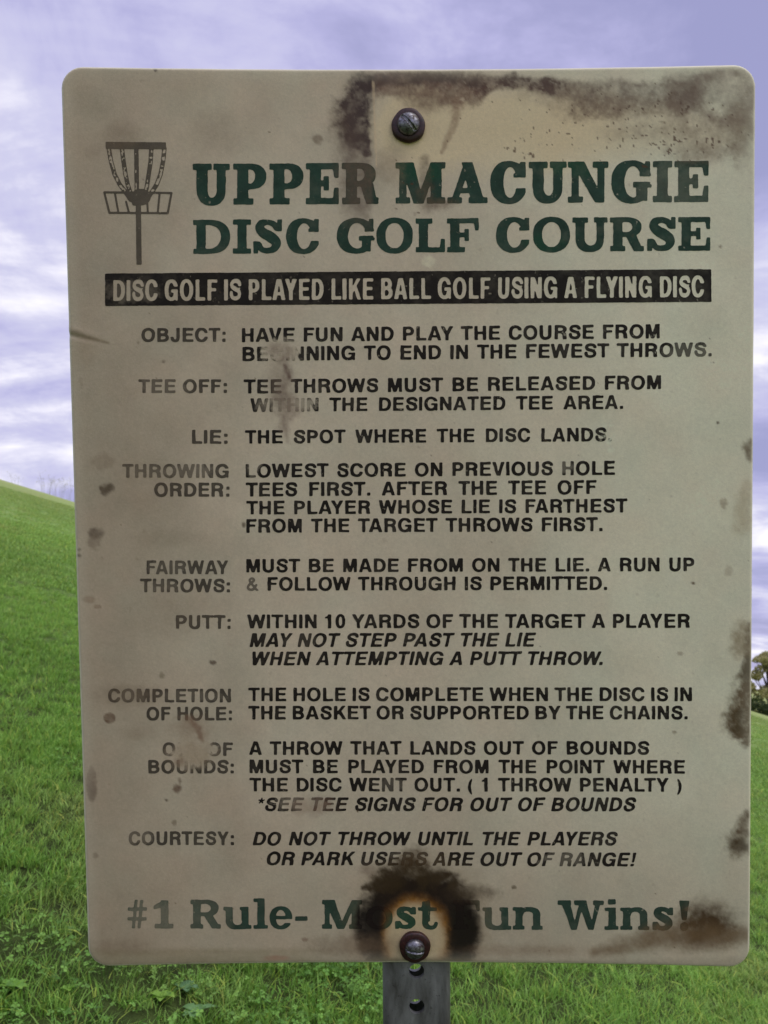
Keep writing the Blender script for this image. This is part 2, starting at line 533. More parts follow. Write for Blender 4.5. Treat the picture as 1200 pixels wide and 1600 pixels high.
    st(ell(x, y, 437, 602, 20, 40, .8, .4, 18, seed=11), (84, 76, 68), .45, .3, 9, 72)
    st(path_mask(x, y, [(296, 1122, 5), (308, 1138, 5), (316, 1157, 3)], .8, .6, 8, 7), (78, 58, 46), .65, .4, 7, 73)
    st(ell(x, y, 298, 1135, 26, 18, .8, .5, 14, seed=12), (96, 82, 70), .45, .4, 9, 74)
    st(ell(x, y, 300, 1178, 32, 20, .7, .4, 12, seed=13), (110, 99, 84), .5, .3, 9, 75)
    st(ell(x, y, 282, 1190, 8, 8, .7, .5, 8, seed=14), (90, 76, 64), .5, .3, 9, 76)
    st(ell(x, y, 490, 1260, 32, 12, .8, .5, 12, seed=15), (94, 76, 66), .42, .5, 9, 77)
    # burnt rust ring round the lower bolt
    ring = (1 - sstep(.78, 1.08, r_out)) * sstep(.80, 1.16, r_in)
    st((1 - sstep(.85, 1.45, r_out)) * sstep(.7, 1.1, r_in), (90, 78, 60), .38, .4, 12, 80)
    st(np.exp(-((r_in - 1.02) / .17) ** 2) * (1 - .5 * sstep(1450, 1500, y)), (66, 42, 16), .85, .35, 9, 81)
    st(ring, (24, 17, 10), 1.05, .10, 10, 83)
    st(ell(x, y, 724, 1456, 25, 48, .35, .22, 16, seed=16), (19, 16, 11), .92, .1, 9, 84)
    st(ell(x, y, 576, 1448, 20, 50, .45, .28, 14, seed=17), (19, 15, 10), .97, .15, 9, 85)
    st(path_mask(x, y, [(600, 1372, 16), (640, 1352, 12), (668, 1372, 16), (706, 1366, 6), (712, 1380, 14)], .6, .6, 12, 8), (38, 30, 20), .88, .3, 9, 86)
    st(path_mask(x, y, [(568, 1388, 4), (590, 1384, 12), (620, 1380, 12)], .6, .5, 10, 9), (36, 28, 18), .85, .3, 9, 87)
    st(ell(x, y, 648, 1342, 20, 16, .7, .5, 10, seed=18), (56, 46, 34), .65, .4, 9, 88)
    st(ell(x, y, 735, 1396, 34, 12, .7, .5, 12, seed=19), (44, 36, 26), .6, .4, 9, 89)
    st(sstep(1494, 1502, y) * sstep(575, 600, x) * (1 - sstep(700, 745, x)), (44, 44, 24), .7, .5, 8, 90)
    # right edge
    for i, (pts, col, am) in enumerate((
            ([(1175, 985, 8), (1173, 1025, 9), (1168, 1060, 13), (1165, 1095, 16), (1160, 1125, 20), (1166, 1150, 12)], (68, 58, 43), .85),
            ([(1168, 1030, 6), (1166, 1055, 8)], (50, 44, 32), .6),
            ([(1150, 1118, 9), (1150, 1142, 8)], (54, 46, 32), .7),
            ([(1170, 1272, 7), (1160, 1290, 8), (1152, 1318, 15), (1164, 1324, 10)], (66, 56, 42), .75),
            ([(1148, 1320, 8), (1162, 1322, 7)], (48, 40, 28), .65),
            ([(1174, 690, 4), (1168, 700, 7), (1172, 716, 5)], (76, 68, 54), .75),
            ([(1165, 760, 8), (1160, 820, 12)], (120, 112, 92), .4),
            ([(1160, 980, 10), (1158, 1010, 12)], (98, 90, 72), .55))):
        st(path_mask(x, y, [(a_ , b_, c_ * 1.15) for a_, b_, c_ in pts], .75, .6, 12, 20 + i), col, min(1, am * 1.15), .4, 8, 91 + i)
    # smudge in the lower right corner, trailing to the left
    st(ell(x, y, 1104, 1446, 44, 29, .8, .38, 26, seed=21), (50, 39, 27), 1.05, .2, 12, 101)
    st(path_mask(x, y, [(1165, 1462, 12), (1110, 1462, 17), (1030, 1462, 17), (960, 1482, 12), (930, 1488, 8)], .9, .45, 30, 31), (78, 65, 48), .74, .3, 16, 102)
    st(sstep(1492, 1506, y + 4 * mid) * (1 - sstep(560, 1180, x) * .4), (74, 66, 48), .55, .3, 16, 103)
    st(sstep(1478, 1490, y + 4 * mid) * (1 - sstep(420, 600, x)), (80, 76, 52), .38, .3, 16, 104)
    st(ell(x, y, 432, 1497, 18, 4, .5, .3, 8), (104, 78, 64), .7, .3, 8, 105)
    st(ell(x, y, 560, 1480, 70, 16, .8, .4, 16), (80, 68, 56), .5, .3, 12, 106)
    st(ell(x, y, 830, 1486, 90, 9, .8, .4, 16), (90, 76, 62), .4, .4, 12, 107)
    st(ell(x, y, 575, 1358, 12, 9, .8, .5, 9), (78, 66, 58), .5, .3, 8, 108)
    # creases collect dirt at the left edge
    st(path_mask(x, y, [(104, 512, 8), (112, 518, 6), (135, 527, 3), (170, 536, 1.5)], .8, .3, 9, 33), (78, 68, 52), .55, .3, 9, 109)
    st(ell(x, y, 122, 545, 22, 24, .9, .3, 20), (100, 90, 74), .35, .3, 9, 110)
    st(path_mask(x, y, [(172, 762, 6), (163, 770, 5), (157, 762, 3)], .5, .4, 6, 34), (56, 48, 38), .7, .4, 6, 111)
    # bare scraped marks
    st(ell(x, y, 669, 408, 9, 9, .4, .5, 9, seed=22), (168, 154, 138), .7, .3, 8, 112)
    st(sstep(.25, .7, fbm(x, y, 8, 3, 73)) * ell(x, y, 949, 684, 11, 26, .5, .3, 9, seed=23), (172, 164, 148), .75, .2, 8, 113)
    st(sstep(.3, .8, fbm(x, y, 7, 3, 74)) * ell(x, y, 715, 148, 24, 22, .6, .3, 9, seed=24), (160, 146, 130), .55, .2, 8, 114)
    st(path_mask(x, y, [(583, 128, 1.5), (585, 180, 1.6), (587, 235, 1.3), (589, 262, .9)], .5, .3, 8, 35), (150, 136, 114), .45, .6, 12, 115)
    c = c * (1 + .03 * fbm(x, y, 3.2, 2, 75))[:, None]
    return np.clip(c, 0.008, 0.9)


# ---- the sheet itself
quad_px = np.array([[94, 102.5], [1181.5, 99.5], [1172, 1512.5], [138, 1511.5]], float)
QU, QV = panel_uv(quad_px[:, 0], quad_px[:, 1])


def sheet_uv(s, q):
    """s, q in 0..1 across and down the sheet (which is a few mm out of square)"""
    u = (1 - q) * ((1 - s) * QU[0] + s * QU[1]) + q * ((1 - s) * QU[3] + s * QU[2])
    v = (1 - q) * ((1 - s) * QV[0] + s * QV[1]) + q * ((1 - s) * QV[3] + s * QV[2])
    return u, v


def march(F, x0, y0, step, level=0.5):
    """cells of a sampled field above level -> vertices (x, y), faces"""
    h, w = F.shape
    ins = F > level
    c00, c10, c11, c01 = ins[:-1, :-1], ins[:-1, 1:], ins[1:, 1:], ins[1:, :-1]
    case = c00 * 1 + c10 * 2 + c11 * 4 + c01 * 8
    NV = h * w
    jj, ii = np.meshgrid(np.arange(h - 1), np.arange(w - 1), indexing='ij')
    corner = lambda j, i: j * w + i
    hedge = lambda j, i: NV + j * w + i            # between (j,i) and (j,i+1)
    vedge = lambda j, i: 2 * NV + j * w + i        # between (j,i) and (j+1,i)
    faces, sizes = [], []
    tokens = {0: lambda j, i: corner(j, i), 1: lambda j, i: hedge(j, i), 2: lambda j, i: corner(j, i + 1), 3: lambda j, i: vedge(j, i + 1),
              4: lambda j, i: corner(j + 1, i + 1), 5: lambda j, i: hedge(j + 1, i), 6: lambda j, i: corner(j + 1, i), 7: lambda j, i: vedge(j, i)}
    for cs_ in range(1, 16):
        m = case == cs_
        if not m.any():
            continue
        j, i = jj[m], ii[m]
        on = [bool(cs_ & 1), bool(cs_ & 2), bool(cs_ & 4), bool(cs_ & 8)]
        seq = []
        for k in range(4):
            if on[k]:
                seq.append(2 * k)
            if on[k] != on[(k + 1) % 4]:
                seq.append(2 * k + 1)
        arr = np.stack([tokens[t_](j, i) for t_ in seq], -1)
        faces.append(arr.ravel())
        sizes.append(np.full(len(arr), len(seq)))
    flat = np.concatenate(faces)
    sizes = np.concatenate(sizes)
    uniq, inv = np.unique(flat, return_inverse=True)
    kind, rest = uniq // NV, uniq % NV
    j, i = rest // w, rest % w
    x = i.astype(float)
    y = j.astype(float)
    he = kind == 1
    a, b2 = F[j[he], i[he]], F[j[he], np.minimum(i[he] + 1, w - 1)]
    x[he] += np.clip((level - a) / (b2 - a + 1e-9), 0.02, .98)
    ve = kind == 2
    a, b2 = F[j[ve], i[ve]], F[np.minimum(j[ve] + 1, h - 1), i[ve]]
    y[ve] += np.clip((level - a) / (b2 - a + 1e-9), 0.02, .98)
    return x0 + x * step, y0 + y * step, inv.astype(np.int64), sizes


RAD, THICK, BEV = 0.0145, 0.0026, 0.0021


def corner_sdf(X, Y, r):
    """negative inside; X, Y metres from the sheet's top-left"""
    qx = np.abs(X - SW / 2) - (SW / 2 - r)
    qy = np.abs(Y - SH / 2) - (SH / 2 - r)
    return np.hypot(np.maximum(qx, 0), np.maximum(qy, 0)) + np.minimum(np.maximum(qx, qy), 0) - r


def edge_dip(d):
    e = np.clip(1 + d / BEV, 0, 1)                # 1 at the rim
    return -0.0013 * (1 - np.sqrt(np.clip(1 - e ** 2, 0, 1)))


step = 0.00088
nx, ny = int(SW / step) + 3, int(SH / step) + 3
gx = (np.arange(nx) - 1) * step
gy = (np.arange(ny) - 1) * step
GX, GY = np.meshgrid(gx, gy)
SD = corner_sdf(GX, GY, RAD)
mx, my, flat, sizes = march(-SD, -step, -step, step, level=0.0)
dd = corner_sdf(mx, my, RAD)
uu, vv = sheet_uv(mx / SW, my / SH)
xx, yy = panel_px(uu, vv)
zz = bow(uu) + relief(xx, yy) + edge_dip(dd) + 0.0
# ragged nick in the left rim at the crease
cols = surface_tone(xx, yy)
# rim rubbed to lighter resin, with its lit-edge highlight and glow painted in
rim = np.maximum(1 - sstep(0.0007, 0.0018, -dd + 0.0003 * fbm(xx, yy, 30, 3, 33)), .17 * (1 - sstep(.001, .011, -dd)))
cols = cols * (1 - .9 * rim[:, None]) + np.array([.84, .80, .60]) * .9 * rim[:, None]
V = np.c_[uu, vv, zz]
# rim wall and back: find the outline loop by angle round rounded rectangle
NB = 720
pts = []
per = []
for k in range(NB):
    th = 2 * math.pi * k / NB
    # march a ray to the outline
    dx_, dy_ = math.cos(th), math.sin(th)
    lo, hi = 0.0, 0.5
    for _ in range(26):
        md = (lo + hi) / 2
        if corner_sdf(np.array(SW / 2 + dx_ * md), np.array(SH / 2 + dy_ * md), RAD) < 0:
            lo = md
        else:
            hi = md
    pts.append((SW / 2 + dx_ * lo, SH / 2 + dy_ * lo))
pts = np.array(pts)
ou, ov = sheet_uv(pts[:, 0] / SW, pts[:, 1] / SH)
ox, oy = panel_px(ou, ov)
oz = bow(ou) + relief(ox, oy) - 0.0013
base0 = len(V)
ring1 = np.c_[ou, ov, oz + 0.0]
ring2 = np.c_[ou, ov, oz - THICK + 0.0013]
cen = np.array([[QU.mean(), QV.mean(), -BOW - THICK]])
V2 = np.r_[V, ring1, ring2, cen]
k = np.arange(NB)
k1 = (k + 1) % NB
wall_q = np.stack([base0 + k, base0 + k1, base0 + NB + k1, base0 + NB + k], -1)
back_t = np.stack([base0 + NB + k, base0 + NB + k1, np.full(NB, base0 + 2 * NB)], -1)
rc = np.tile(np.array([.80, .76, .56]), (2 * NB + 1, 1))
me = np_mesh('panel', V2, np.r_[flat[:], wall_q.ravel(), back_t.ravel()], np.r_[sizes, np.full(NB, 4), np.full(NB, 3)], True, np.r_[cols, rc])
# faces wound clockwise in image space already face the viewer only after a flip check
me.flip_normals() if me.polygons[0].normal.z < 0 else None


def tone_material(name, rough, spec, bump=True, grain=0.5):
    m, t, b = material(name, rough=rough)
    at = nd(t, 'ShaderNodeAttribute', attribute_name='tone')
    tcn = nd(t, 'ShaderNodeTexCoord')
    g = noise(t, tcn.outputs['Object'], 2600, 2, .6)
    g2 = noise(t, tcn.outputs['Object'], 500, 3, .6)
    c = mixc(t, 1.0, at.outputs['Color'], ramp(t, g, [(.3, (1 - .16 * grain,) * 3), (.7, (1 + .16 * grain,) * 3)]), 'MULTIPLY')
    c = mixc(t, 1.0, c, ramp(t, g2, [(.3, (.95, .95, .95)), (.7, (1.04, 1.04, 1.04))]), 'MULTIPLY')
    t.links.new(c, b.inputs['Base Color'])
    b.inputs['Specular IOR Level'].default_value = spec
    t.links.new(maprange(t, noise(t, tcn.outputs['Object'], 30, 5, .6), .3, .7, rough - .1, rough + .15), b.inputs['Roughness'])
    if bump:
        bpn = nd(t, 'ShaderNodeBump')
        bpn.inputs['Strength'].default_value = 0.25
        bpn.inputs['Distance'].default_value = 0.0004
        t.links.new(noise(t, tcn.outputs['Object'], 700, 5, .65), bpn.inputs['Height'])
        t.links.new(bpn.outputs[0], b.inputs['Normal'])
    return m


m_sheet = tone_material('weathered_sheet', .45, .30)
m_print = tone_material('worn_print', .60, .12)

sign = bpy.data.objects.new('park_sign', None)
C.objects.link(sign)
POST_U, _pv = panel_uv(np.array([651.5]), np.array([1560.0]))
POST_U = float(POST_U[0])
# base of the post: follow the sign's own down direction to the ground
top_w = M_SIGN @ Vector((POST_U, 0.33, -BOW - THICK - 0.024))
dn = (M_SIGN.to_3x3() @ Vector((0, -1, 0))).normalized()
p = M_SIGN @ Vector((POST_U, 0, -BOW - THICK - 0.024))
for _ in range(60):
    gz = float(ground_z(p.x, p.y))
    p = p + dn * (p.z - gz) / -dn.z
POST_BASE_V = (M_SIGN.inverted() @ p).y
sign.location = p
sign.empty_display_size = 0.2
bpy.context.view_layer.update()
tag(sign, 'weathered ivory disc golf rules sign bolted to a perforated steel post', 'sign')
M_LOC = Matrix.Translation(-p) @ M_SIGN            # sign frame -> coordinates of the empty


def place(o, parent):
    o.parent = parent
    if parent is sign:
        o.matrix_local = M_LOC
    return o


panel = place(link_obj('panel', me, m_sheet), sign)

# ---- lettering
INK = paint((17, 15, 14))
GREEN = paint((23, 43, 37))
LIFT = 0.00010


def print_mesh(name, X, Y, flat, sizes, ink, ink_col, wear=0.0, lift=LIFT):
    u, v = panel_uv(X, Y)
    z = bow(u) + relief(X, Y) + lift
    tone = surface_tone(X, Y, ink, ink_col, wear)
    me = np_mesh(name, np.c_[u, v, z], flat, sizes, True, tone)
    if me.polygons[0].normal.z < 0:
        me.flip_normals()
    return me


def box_down(A, k):
    h, w = (A.shape[0] // k) * k, (A.shape[1] // k) * k
    return A[:h, :w].reshape(h // k, k, w // k, k).mean((1, 3))


def blur(A):
    P = np.pad(A, 1)
    P = (P[:-2] + 2 * P[1:-1] + P[2:]) / 4
    return (P[:, :-2] + 2 * P[:, 1:-1] + P[:, 2:]) / 4


def dilate(A, dx, dy):
    if dx < 0 or dy < 0:
        return ~dilate(~A, max(0, -dx), max(0, -dy))
    B = A.copy()
    for k in range(1, dx + 1):
        B[:, k:] |= A[:, :-k]
        B[:, :-k] |= A[:, k:]
    A2 = B.copy()
    for k in range(1, dy + 1):
        B[k:, :] |= A2[:-k, :]
        B[:-k, :] |= A2[k:, :]
    return B


class Pen:
    def __init__(s, w, cap):
        s.w = w
        s.pad = .12
        nx_ = int((w + 2 * s.pad) * cap)
        ny_ = int((1.45) * cap)
        s.X, s.Y = np.meshgrid((np.arange(nx_) + .5) / cap - s.pad, 1.22 - (np.arange(ny_) + .5) / cap)
        s.A = np.zeros_like(s.X, bool)

    def box(s, x0, x1, y0, y1, on=True):
        m = (s.X >= x0) & (s.X <= x1) & (s.Y >= y0) & (s.Y <= y1)
        s.A = (s.A | m) if on else (s.A & ~m)
        return s

    def sup(s, cx, cy, rx, ry, p=2.35):
        return (np.abs((s.X - cx) / rx) ** p + np.abs((s.Y - cy) / ry) ** p) <= 1

    def poly(s, pts, on=True):
        m = np.zeros_like(s.A)
        n = len(pts)
        for i in range(n):
            (x0, y0), (x1, y1) = pts[i], pts[(i + 1) % n]
            if y0 == y1:
                continue
            cr = ((s.Y >= min(y0, y1)) & (s.Y < max(y0, y1))) & (s.X < x0 + (s.Y - y0) * (x1 - x0) / (y1 - y0))
            m ^= cr
        s.A = (s.A | m) if on else (s.A & ~m)
        return s

    def stroke(s, pts):
        """pts: (x, y, halfwidth); smooth path"""
        P = np.array(pts, float)
        Q = np.r_[[2 * P[0] - P[1]], P, [2 * P[-1] - P[-2]]]
        for i in range(1, len(Q) - 2):
            for t_ in np.linspace(0, 1, 9):
                a = .5 * ((2 * Q[i]) + (-Q[i - 1] + Q[i + 1]) * t_ + (2 * Q[i - 1] - 5 * Q[i] + 4 * Q[i + 1] - Q[i + 2]) * t_ ** 2 + (-Q[i - 1] + 3 * Q[i] - 3 * Q[i + 1] + Q[i + 2]) * t_ ** 3)
                s.A |= (s.X - a[0]) ** 2 + (s.Y - a[1]) ** 2 <= a[2] ** 2
        return s


# ---- plain bold capitals: (advance, left, right) in thousandths, cap height 718
WID = dict(A=(722, 20, 702), B=(722, 76, 669), C=(722, 44, 684), D=(722, 76, 685), E=(667, 76, 621), F=(611, 76, 587), G=(778, 44, 713), H=(722, 71, 651),
           I=(278, 64, 214), J=(556, 22, 484), K=(722, 87, 722), L=(611, 76, 583), M=(833, 69, 765), N=(722, 69, 654), O=(778, 44, 734), P=(667, 76, 627),
           R=(722, 76, 677), S=(667, 39, 629), T=(611, 14, 598), U=(722, 72, 651), V=(667, 19, 648), W=(944, 6, 929), Y=(667, 15, 653))
WID.update({'&': (722, 54, 701), '1': (556, 69, 378), '0': (556, 32, 524), ':': (333, 92, 240), '.': (278, 64, 214), '(': (333, 35, 250), ')': (333, 83, 298),
            '!': (333, 90, 244), '*': (389, 27, 362), ' ': (278, 0, 0)})
KERN = {'AV': -70, 'AY': -85, 'LY': -90, 'AW': -50, 'FA': -70, 'PA': -80, 'TA': -70, 'RT': -20, 'YA': -85, 'LA': 0, 'OW': -15, 'OY': -40, 'LT': -70, 'TH': 0, 'P.': -110, 'W.': -70, 'RY': -40, 'ET': 0}


def sans(p, ch, w, s, t):
    m = w / 2

    def ring(cx, cy, rx, ry, a, b_, q=2.35):
        return p.sup(cx, cy, rx, ry, q) & ~p.sup(cx, cy, max(.02, rx - a), ry - b_, 2.15)

    def dbowl(x1, y0, y1, cxf):
        cx = x1 * cxf
        cy, ry = (y0 + y1) / 2, (y1 - y0) / 2
        o = (p.sup(cx, cy, x1 - cx, ry, 2.2) & (p.X >= cx)) | ((p.X >= 0) & (p.X < cx) & (p.Y >= y0) & (p.Y <= y1))
        i = (p.sup(cx, cy, max(.02, x1 - cx - s), ry - t, 2.0) & (p.X >= cx)) | ((p.X >= s) & (p.X < cx) & (p.Y >= y0 + t) & (p.Y <= y1 - t))
        return o & ~i
    if ch == 'A':
        p.poly([(0, 0), (m - .6 * s, 1), (m + .6 * s, 1), (w, 0)])
        o = p.A.copy()
        p.poly([(s * 1.06, 0), (m, .79), (w - s * 1.06, 0)], False)
        p.A |= o & (p.Y > .215) & (p.Y < .375)
    elif ch == 'B':
        p.A = dbowl(w - .05, .435, 1, .5) | dbowl(w, 0, .595, .5)
    elif ch in 'CG':
        p.A = ring(w * .515, .5, w * .515, .517, s, t + .005)
        if ch == 'C':
            p.A &= ~((p.X > w * .55) & (p.Y > .375) & (p.Y < .645))
            p.A &= ~(p.X > w)
        else:
            p.A &= ~((p.X > w * .52) & (p.Y > .53) & (p.Y < .665))
            p.A &= ~((p.X > w - .13) & (p.Y < .3))
            p.box(w * .52, w, .385, .535).box(w - .14, w, 0, .5).box(w - .14 - .1, w - .1, .1, .40)
    elif ch == 'D':
        p.A = dbowl(w, 0, 1, .42)
    elif ch in 'EF':
        p.box(0, s, 0, 1).box(0, w, 1 - t, 1).box(0, w * (.93 if ch == 'E' else .88), .435, .435 + t * .92)
        if ch == 'E':
            p.box(0, w, 0, t)
    elif ch == 'H':
        p.box(0, s, 0, 1).box(w - s, w, 0, 1).box(0, w, .425, .425 + t)
    elif ch == 'I':
        p.box(m - s / 2, m + s / 2, 0, 1)
    elif ch == 'J':
        p.box(w - s, w, .28, 1)
        p.A |= ring(m, .29, m, .307, s, t) & (p.Y <= .29)
        p.box(0, s * .95, .27, .36)
    elif ch == 'K':
        p.box(0, s, 0, 1).poly([(s - .02, .29), (s - .02, .56), (w - .31, 1), (w - .03, 1)]).poly([(s + .10, .46), (s + .26, .66), (w, 0), (w - .265, 0)])
    elif ch == 'L':
        p.box(0, s, 0, 1).box(0, w, 0, t)
    elif ch == 'M':
        k = s * .92
        p.box(0, k, 0, 1).box(w - k, w, 0, 1).poly([(.03, 1), (k * 1.48, 1), (m + k * .48, 0), (m - k * .48, 0)]).poly([(w - .03, 1), (w - k * 1.48, 1), (m - k * .48, 0), (m + k * .48, 0)])
    elif ch == 'N':
        p.box(0, s * .96, 0, 1).box(w - s * .96, w, 0, 1).poly([(.0, 1), (s * 1.08, 1), (w, 0), (w - s * 1.08, 0)])
    elif ch in 'O0':
        p.A = ring(m, .5, m, .517, s if ch == 'O' else s * .95, t + .005, 2.2)
    elif ch == 'P':
        p.A = dbowl(w, .36, 1, .5)
        p.box(0, s, 0, 1)
    elif ch == 'R':
        p.A = dbowl(w - .015, .415, 1, .52)
        p.box(0, s, 0, 1)
        k = w - s
        p.poly([(k - .16, .50), (k + .06, .50), (w - .05, .40), (w - .03, .20), (w - .01, .05), (w, 0), (k - .035, 0), (k - .055, .14), (k - .065, .32), (k - .16, .42)])
    elif ch == 'S':
        h_ = min(s, .24) * .47
        q = [(.875, .66), (.86, .78), (.74, .885), (.50, .915), (.26, .87), (.165, .735), (.25, .615), (.5, .535), (.76, .44), (.85, .28), (.75, .13), (.50, .085), (.24, .13), (.14, .25), (.125, .345)]
        inner = h_ / w
        p.stroke([(inner + (a - .125) / .75 * (1 - 2 * inner) * w, b_, h_ * (.9 if i in (3, 4, 10, 11, 12) else 1)) for i, (a, b_) in enumerate(q)])
        p.A &= ~((p.X > m) & (p.Y > .55) & (p.Y < .665) & (p.X > w * .66) & (p.Y > .60))
    elif ch == 'T':
        p.box(m - s / 2, m + s / 2, 0, 1).box(0, w, 1 - t, 1)
    elif ch == 'U':
        p.box(0, s, .34, 1).box(w - s, w, .34, 1)
        p.A |= ring(m, .345, m, .362, s, t + .01) & (p.Y <= .345)
    elif ch == 'V':
        p.poly([(0, 1), (s * 1.1, 1), (m, .27), (w - s * 1.1, 1), (w, 1), (m + s * .56, 0), (m - s * .56, 0)])
    elif ch == 'W':
        k = s
        a1, a2 = w * .27, w * .73
        p.poly([(0, 1), (k * 1.02, 1), (a1 + k * .5, 0), (a1 - k * .5, 0)]).poly([(m - k * .5, 1), (m + k * .5, 1), (a1 + k * .5, 0), (a1 - k * .5, 0)])
        p.poly([(m - k * .5, 1), (m + k * .5, 1), (a2 + k * .5, 0), (a2 - k * .5, 0)]).poly([(w - k * 1.02, 1), (w, 1), (a2 + k * .5, 0), (a2 - k * .5, 0)])
    elif ch == 'Y':
        p.box(m - s / 2, m + s / 2, 0, .45).poly([(0, 1), (s * 1.14, 1), (m + s * .5, .42), (m + s * .5, .36), (m - s * .5, .36), (m - s * .5, .40)])
        p.poly([(w, 1), (w - s * 1.14, 1), (m - s * .5, .42), (m - s * .5, .36), (m + s * .5, .36), (m + s * .5, .40)])
    elif ch == '&':
        p.stroke([(w - .09, -.0, .085), (.52, .33, .085), (.30, .60, .085), (.24, .76, .085), (.33, .90, .08), (.46, .905, .08), (.54, .79, .085), (.46, .65, .085), (.22, .46, .09),
                  (.11, .27, .09), (.20, .11, .085), (.38, .08, .085), (.57, .18, .085), (.70, .42, .085)])
        p.box(-.2, 1.5, -.3, 0, False)
    elif ch == '1':
        p.box(w - s, w, 0, 1).poly([(w - s - .0, .73), (w - s, .85), (w - s + .04, 1), (w - .15, 1), (w - s - .05, .87), (0, .83), (0, .71)])
    elif ch == ':':
        p.box(0, s, 0, s).box(0, s, .50, .50 + s)
    elif ch == '.':
        p.box(0, s, 0, s)
    elif ch == '(':
        p.A = p.sup(.62, .365, .62, .72, 2) & ~p.sup(.83, .365, .62, .84, 2) & (p.X < w)
    elif ch == ')':
        p.A = p.sup(w - .62, .365, .62, .72, 2) & ~p.sup(w - .83, .365, .62, .84, 2) & (p.X > 0)
    elif ch == '!':
        p.box(0, s, 0, .19).poly([(0, 1), (s, 1), (s - .04, .29), (.04, .29)])
    elif ch == '*':
        for k in range(5):
            a = math.pi / 2 + k * 2 * math.pi / 5
            p.stroke([(m, .77, .045), (m + .10 * math.cos(a), .77 + .10 * math.sin(a), .05), (m + .2 * math.cos(a), .77 + .2 * math.sin(a), .05)])
    return p


def raster_line(body, aspect, cap, stem=.235, slab=.185, kx=1.0):
    """aspect: wanted width / cap height. Returns mask, baseline row, padding"""
    def lay(kx_, extra):
        x, out = 0.0, []
        for i, ch in enumerate(body):
            adv, l, r_ = WID[ch]
            kern = KERN.get(body[i:i + 2], 0)
            out.append((ch, x + l / 718 * kx_, (r_ - l) / 718))
            x += (adv + kern) / 718 * kx_ + (extra if ch == ' ' else 0)
        last = [o_ for o_ in out if o_[0] != ' '][-1]
        return out, out[0][1], last[1] + last[2] * kx_
    ns = body.count(' ')
    kx = 1.03 if kx == 1.0 else kx
    out, a, b_ = lay(kx, 0)
    nat = b_ - a
    if ns >= 2 and kx > .9:
        ex = float(np.clip((aspect - nat) / ns, -.06, .30))
    else:
        ex = 0.0
    out, a, b_ = lay(kx, ex)
    kx2 = kx * (aspect - ex * ns) / (b_ - a - ex * ns)
    out, a, b_ = lay(kx2, ex)
    pad = int(.35 * cap)
    W = int(aspect * cap) + 2 * pad + 4
    H = int(cap * 1.2) + 2 * pad
    A = np.zeros((H, W), bool)
    base_row = pad + int(cap * 1.1)
    for ch, x, w in out:
        if ch == ' ':
            continue
        key = (ch, round(kx2, 3), cap, stem)
        g = GCACHE.get(key)
        if g is None:
            g = Pen.__new__(Pen)
            g.w, g.pad = w, .12
            nx_ = int((w * kx2 + 2 * g.pad) * cap)
            ny_ = int(1.6 * cap)
            g.X, g.Y = np.meshgrid(((np.arange(nx_) + .5) / cap - g.pad) / kx2, 1.12 - (np.arange(ny_) + .5) / cap)
            g.A = np.zeros_like(g.X, bool)
            sans(g, ch, w, stem / kx2 if kx < .9 else stem, slab)
            GCACHE[key] = g
        c0 = int(round((x - a - g.pad) * cap)) + pad
        r0 = base_row - int(round(1.12 * cap))
        h_, w_ = g.A.shape
        h2, w2 = min(h_, H - r0), min(w_, W - c0)
        A[r0:r0 + h2, c0:c0 + w2] |= g.A[:h2, :w2]
    return A, base_row, pad


GCACHE = {}


def to_quad(mx_, my_, x0, x1, t0, b0, t1, b1, aspect):
    """local (x right in caps, y up in caps) -> reading on the sign"""
    s = mx_ / aspect
    X = x0 + (x1 - x0) * s
    top = t0 + (t1 - t0) * s
    bas = b0 + (b1 - b0) * s
    return X, bas + (top - bas) * my_


def text_row(body, x0, x1, t0, b0, t1=None, b1=None, italic=False, name='lettering', ink='black', wear=0.0):
    t1 = t0 if t1 is None else t1
    b1 = b0 if b1 is None else b1
    cap = 78
    asp = (x1 - x0) / ((b0 - t0 + b1 - t1) / 2)
    sl = .21 if italic else 0.0
    A, br, pad = raster_line(body, asp - sl, cap)
    F = blur(box_down(A.astype(np.float32), 3))
    X_, Y_, flat, sizes = march(F, 0.0, 0.0, 1.0, .48)
    lx = (X_ * 3 + 1.5 - pad) / cap
    ly = (br - (Y_ * 3 + 1.5)) / cap
    lx = lx + sl * ly
    X, Y = to_quad(lx, ly, x0, x1, t0, b0, t1, b1, asp)
    X = X + .35 * fbm(X, Y, 7, 2, 91)
    Y = Y + .35 * fbm(X, Y, 7, 2, 95)
    me = print_mesh(name, X, Y, flat, sizes, ink, INK if ink == 'black' else GREEN, wear)
    o = place(link_obj(name, me, m_print), panel)
    return o


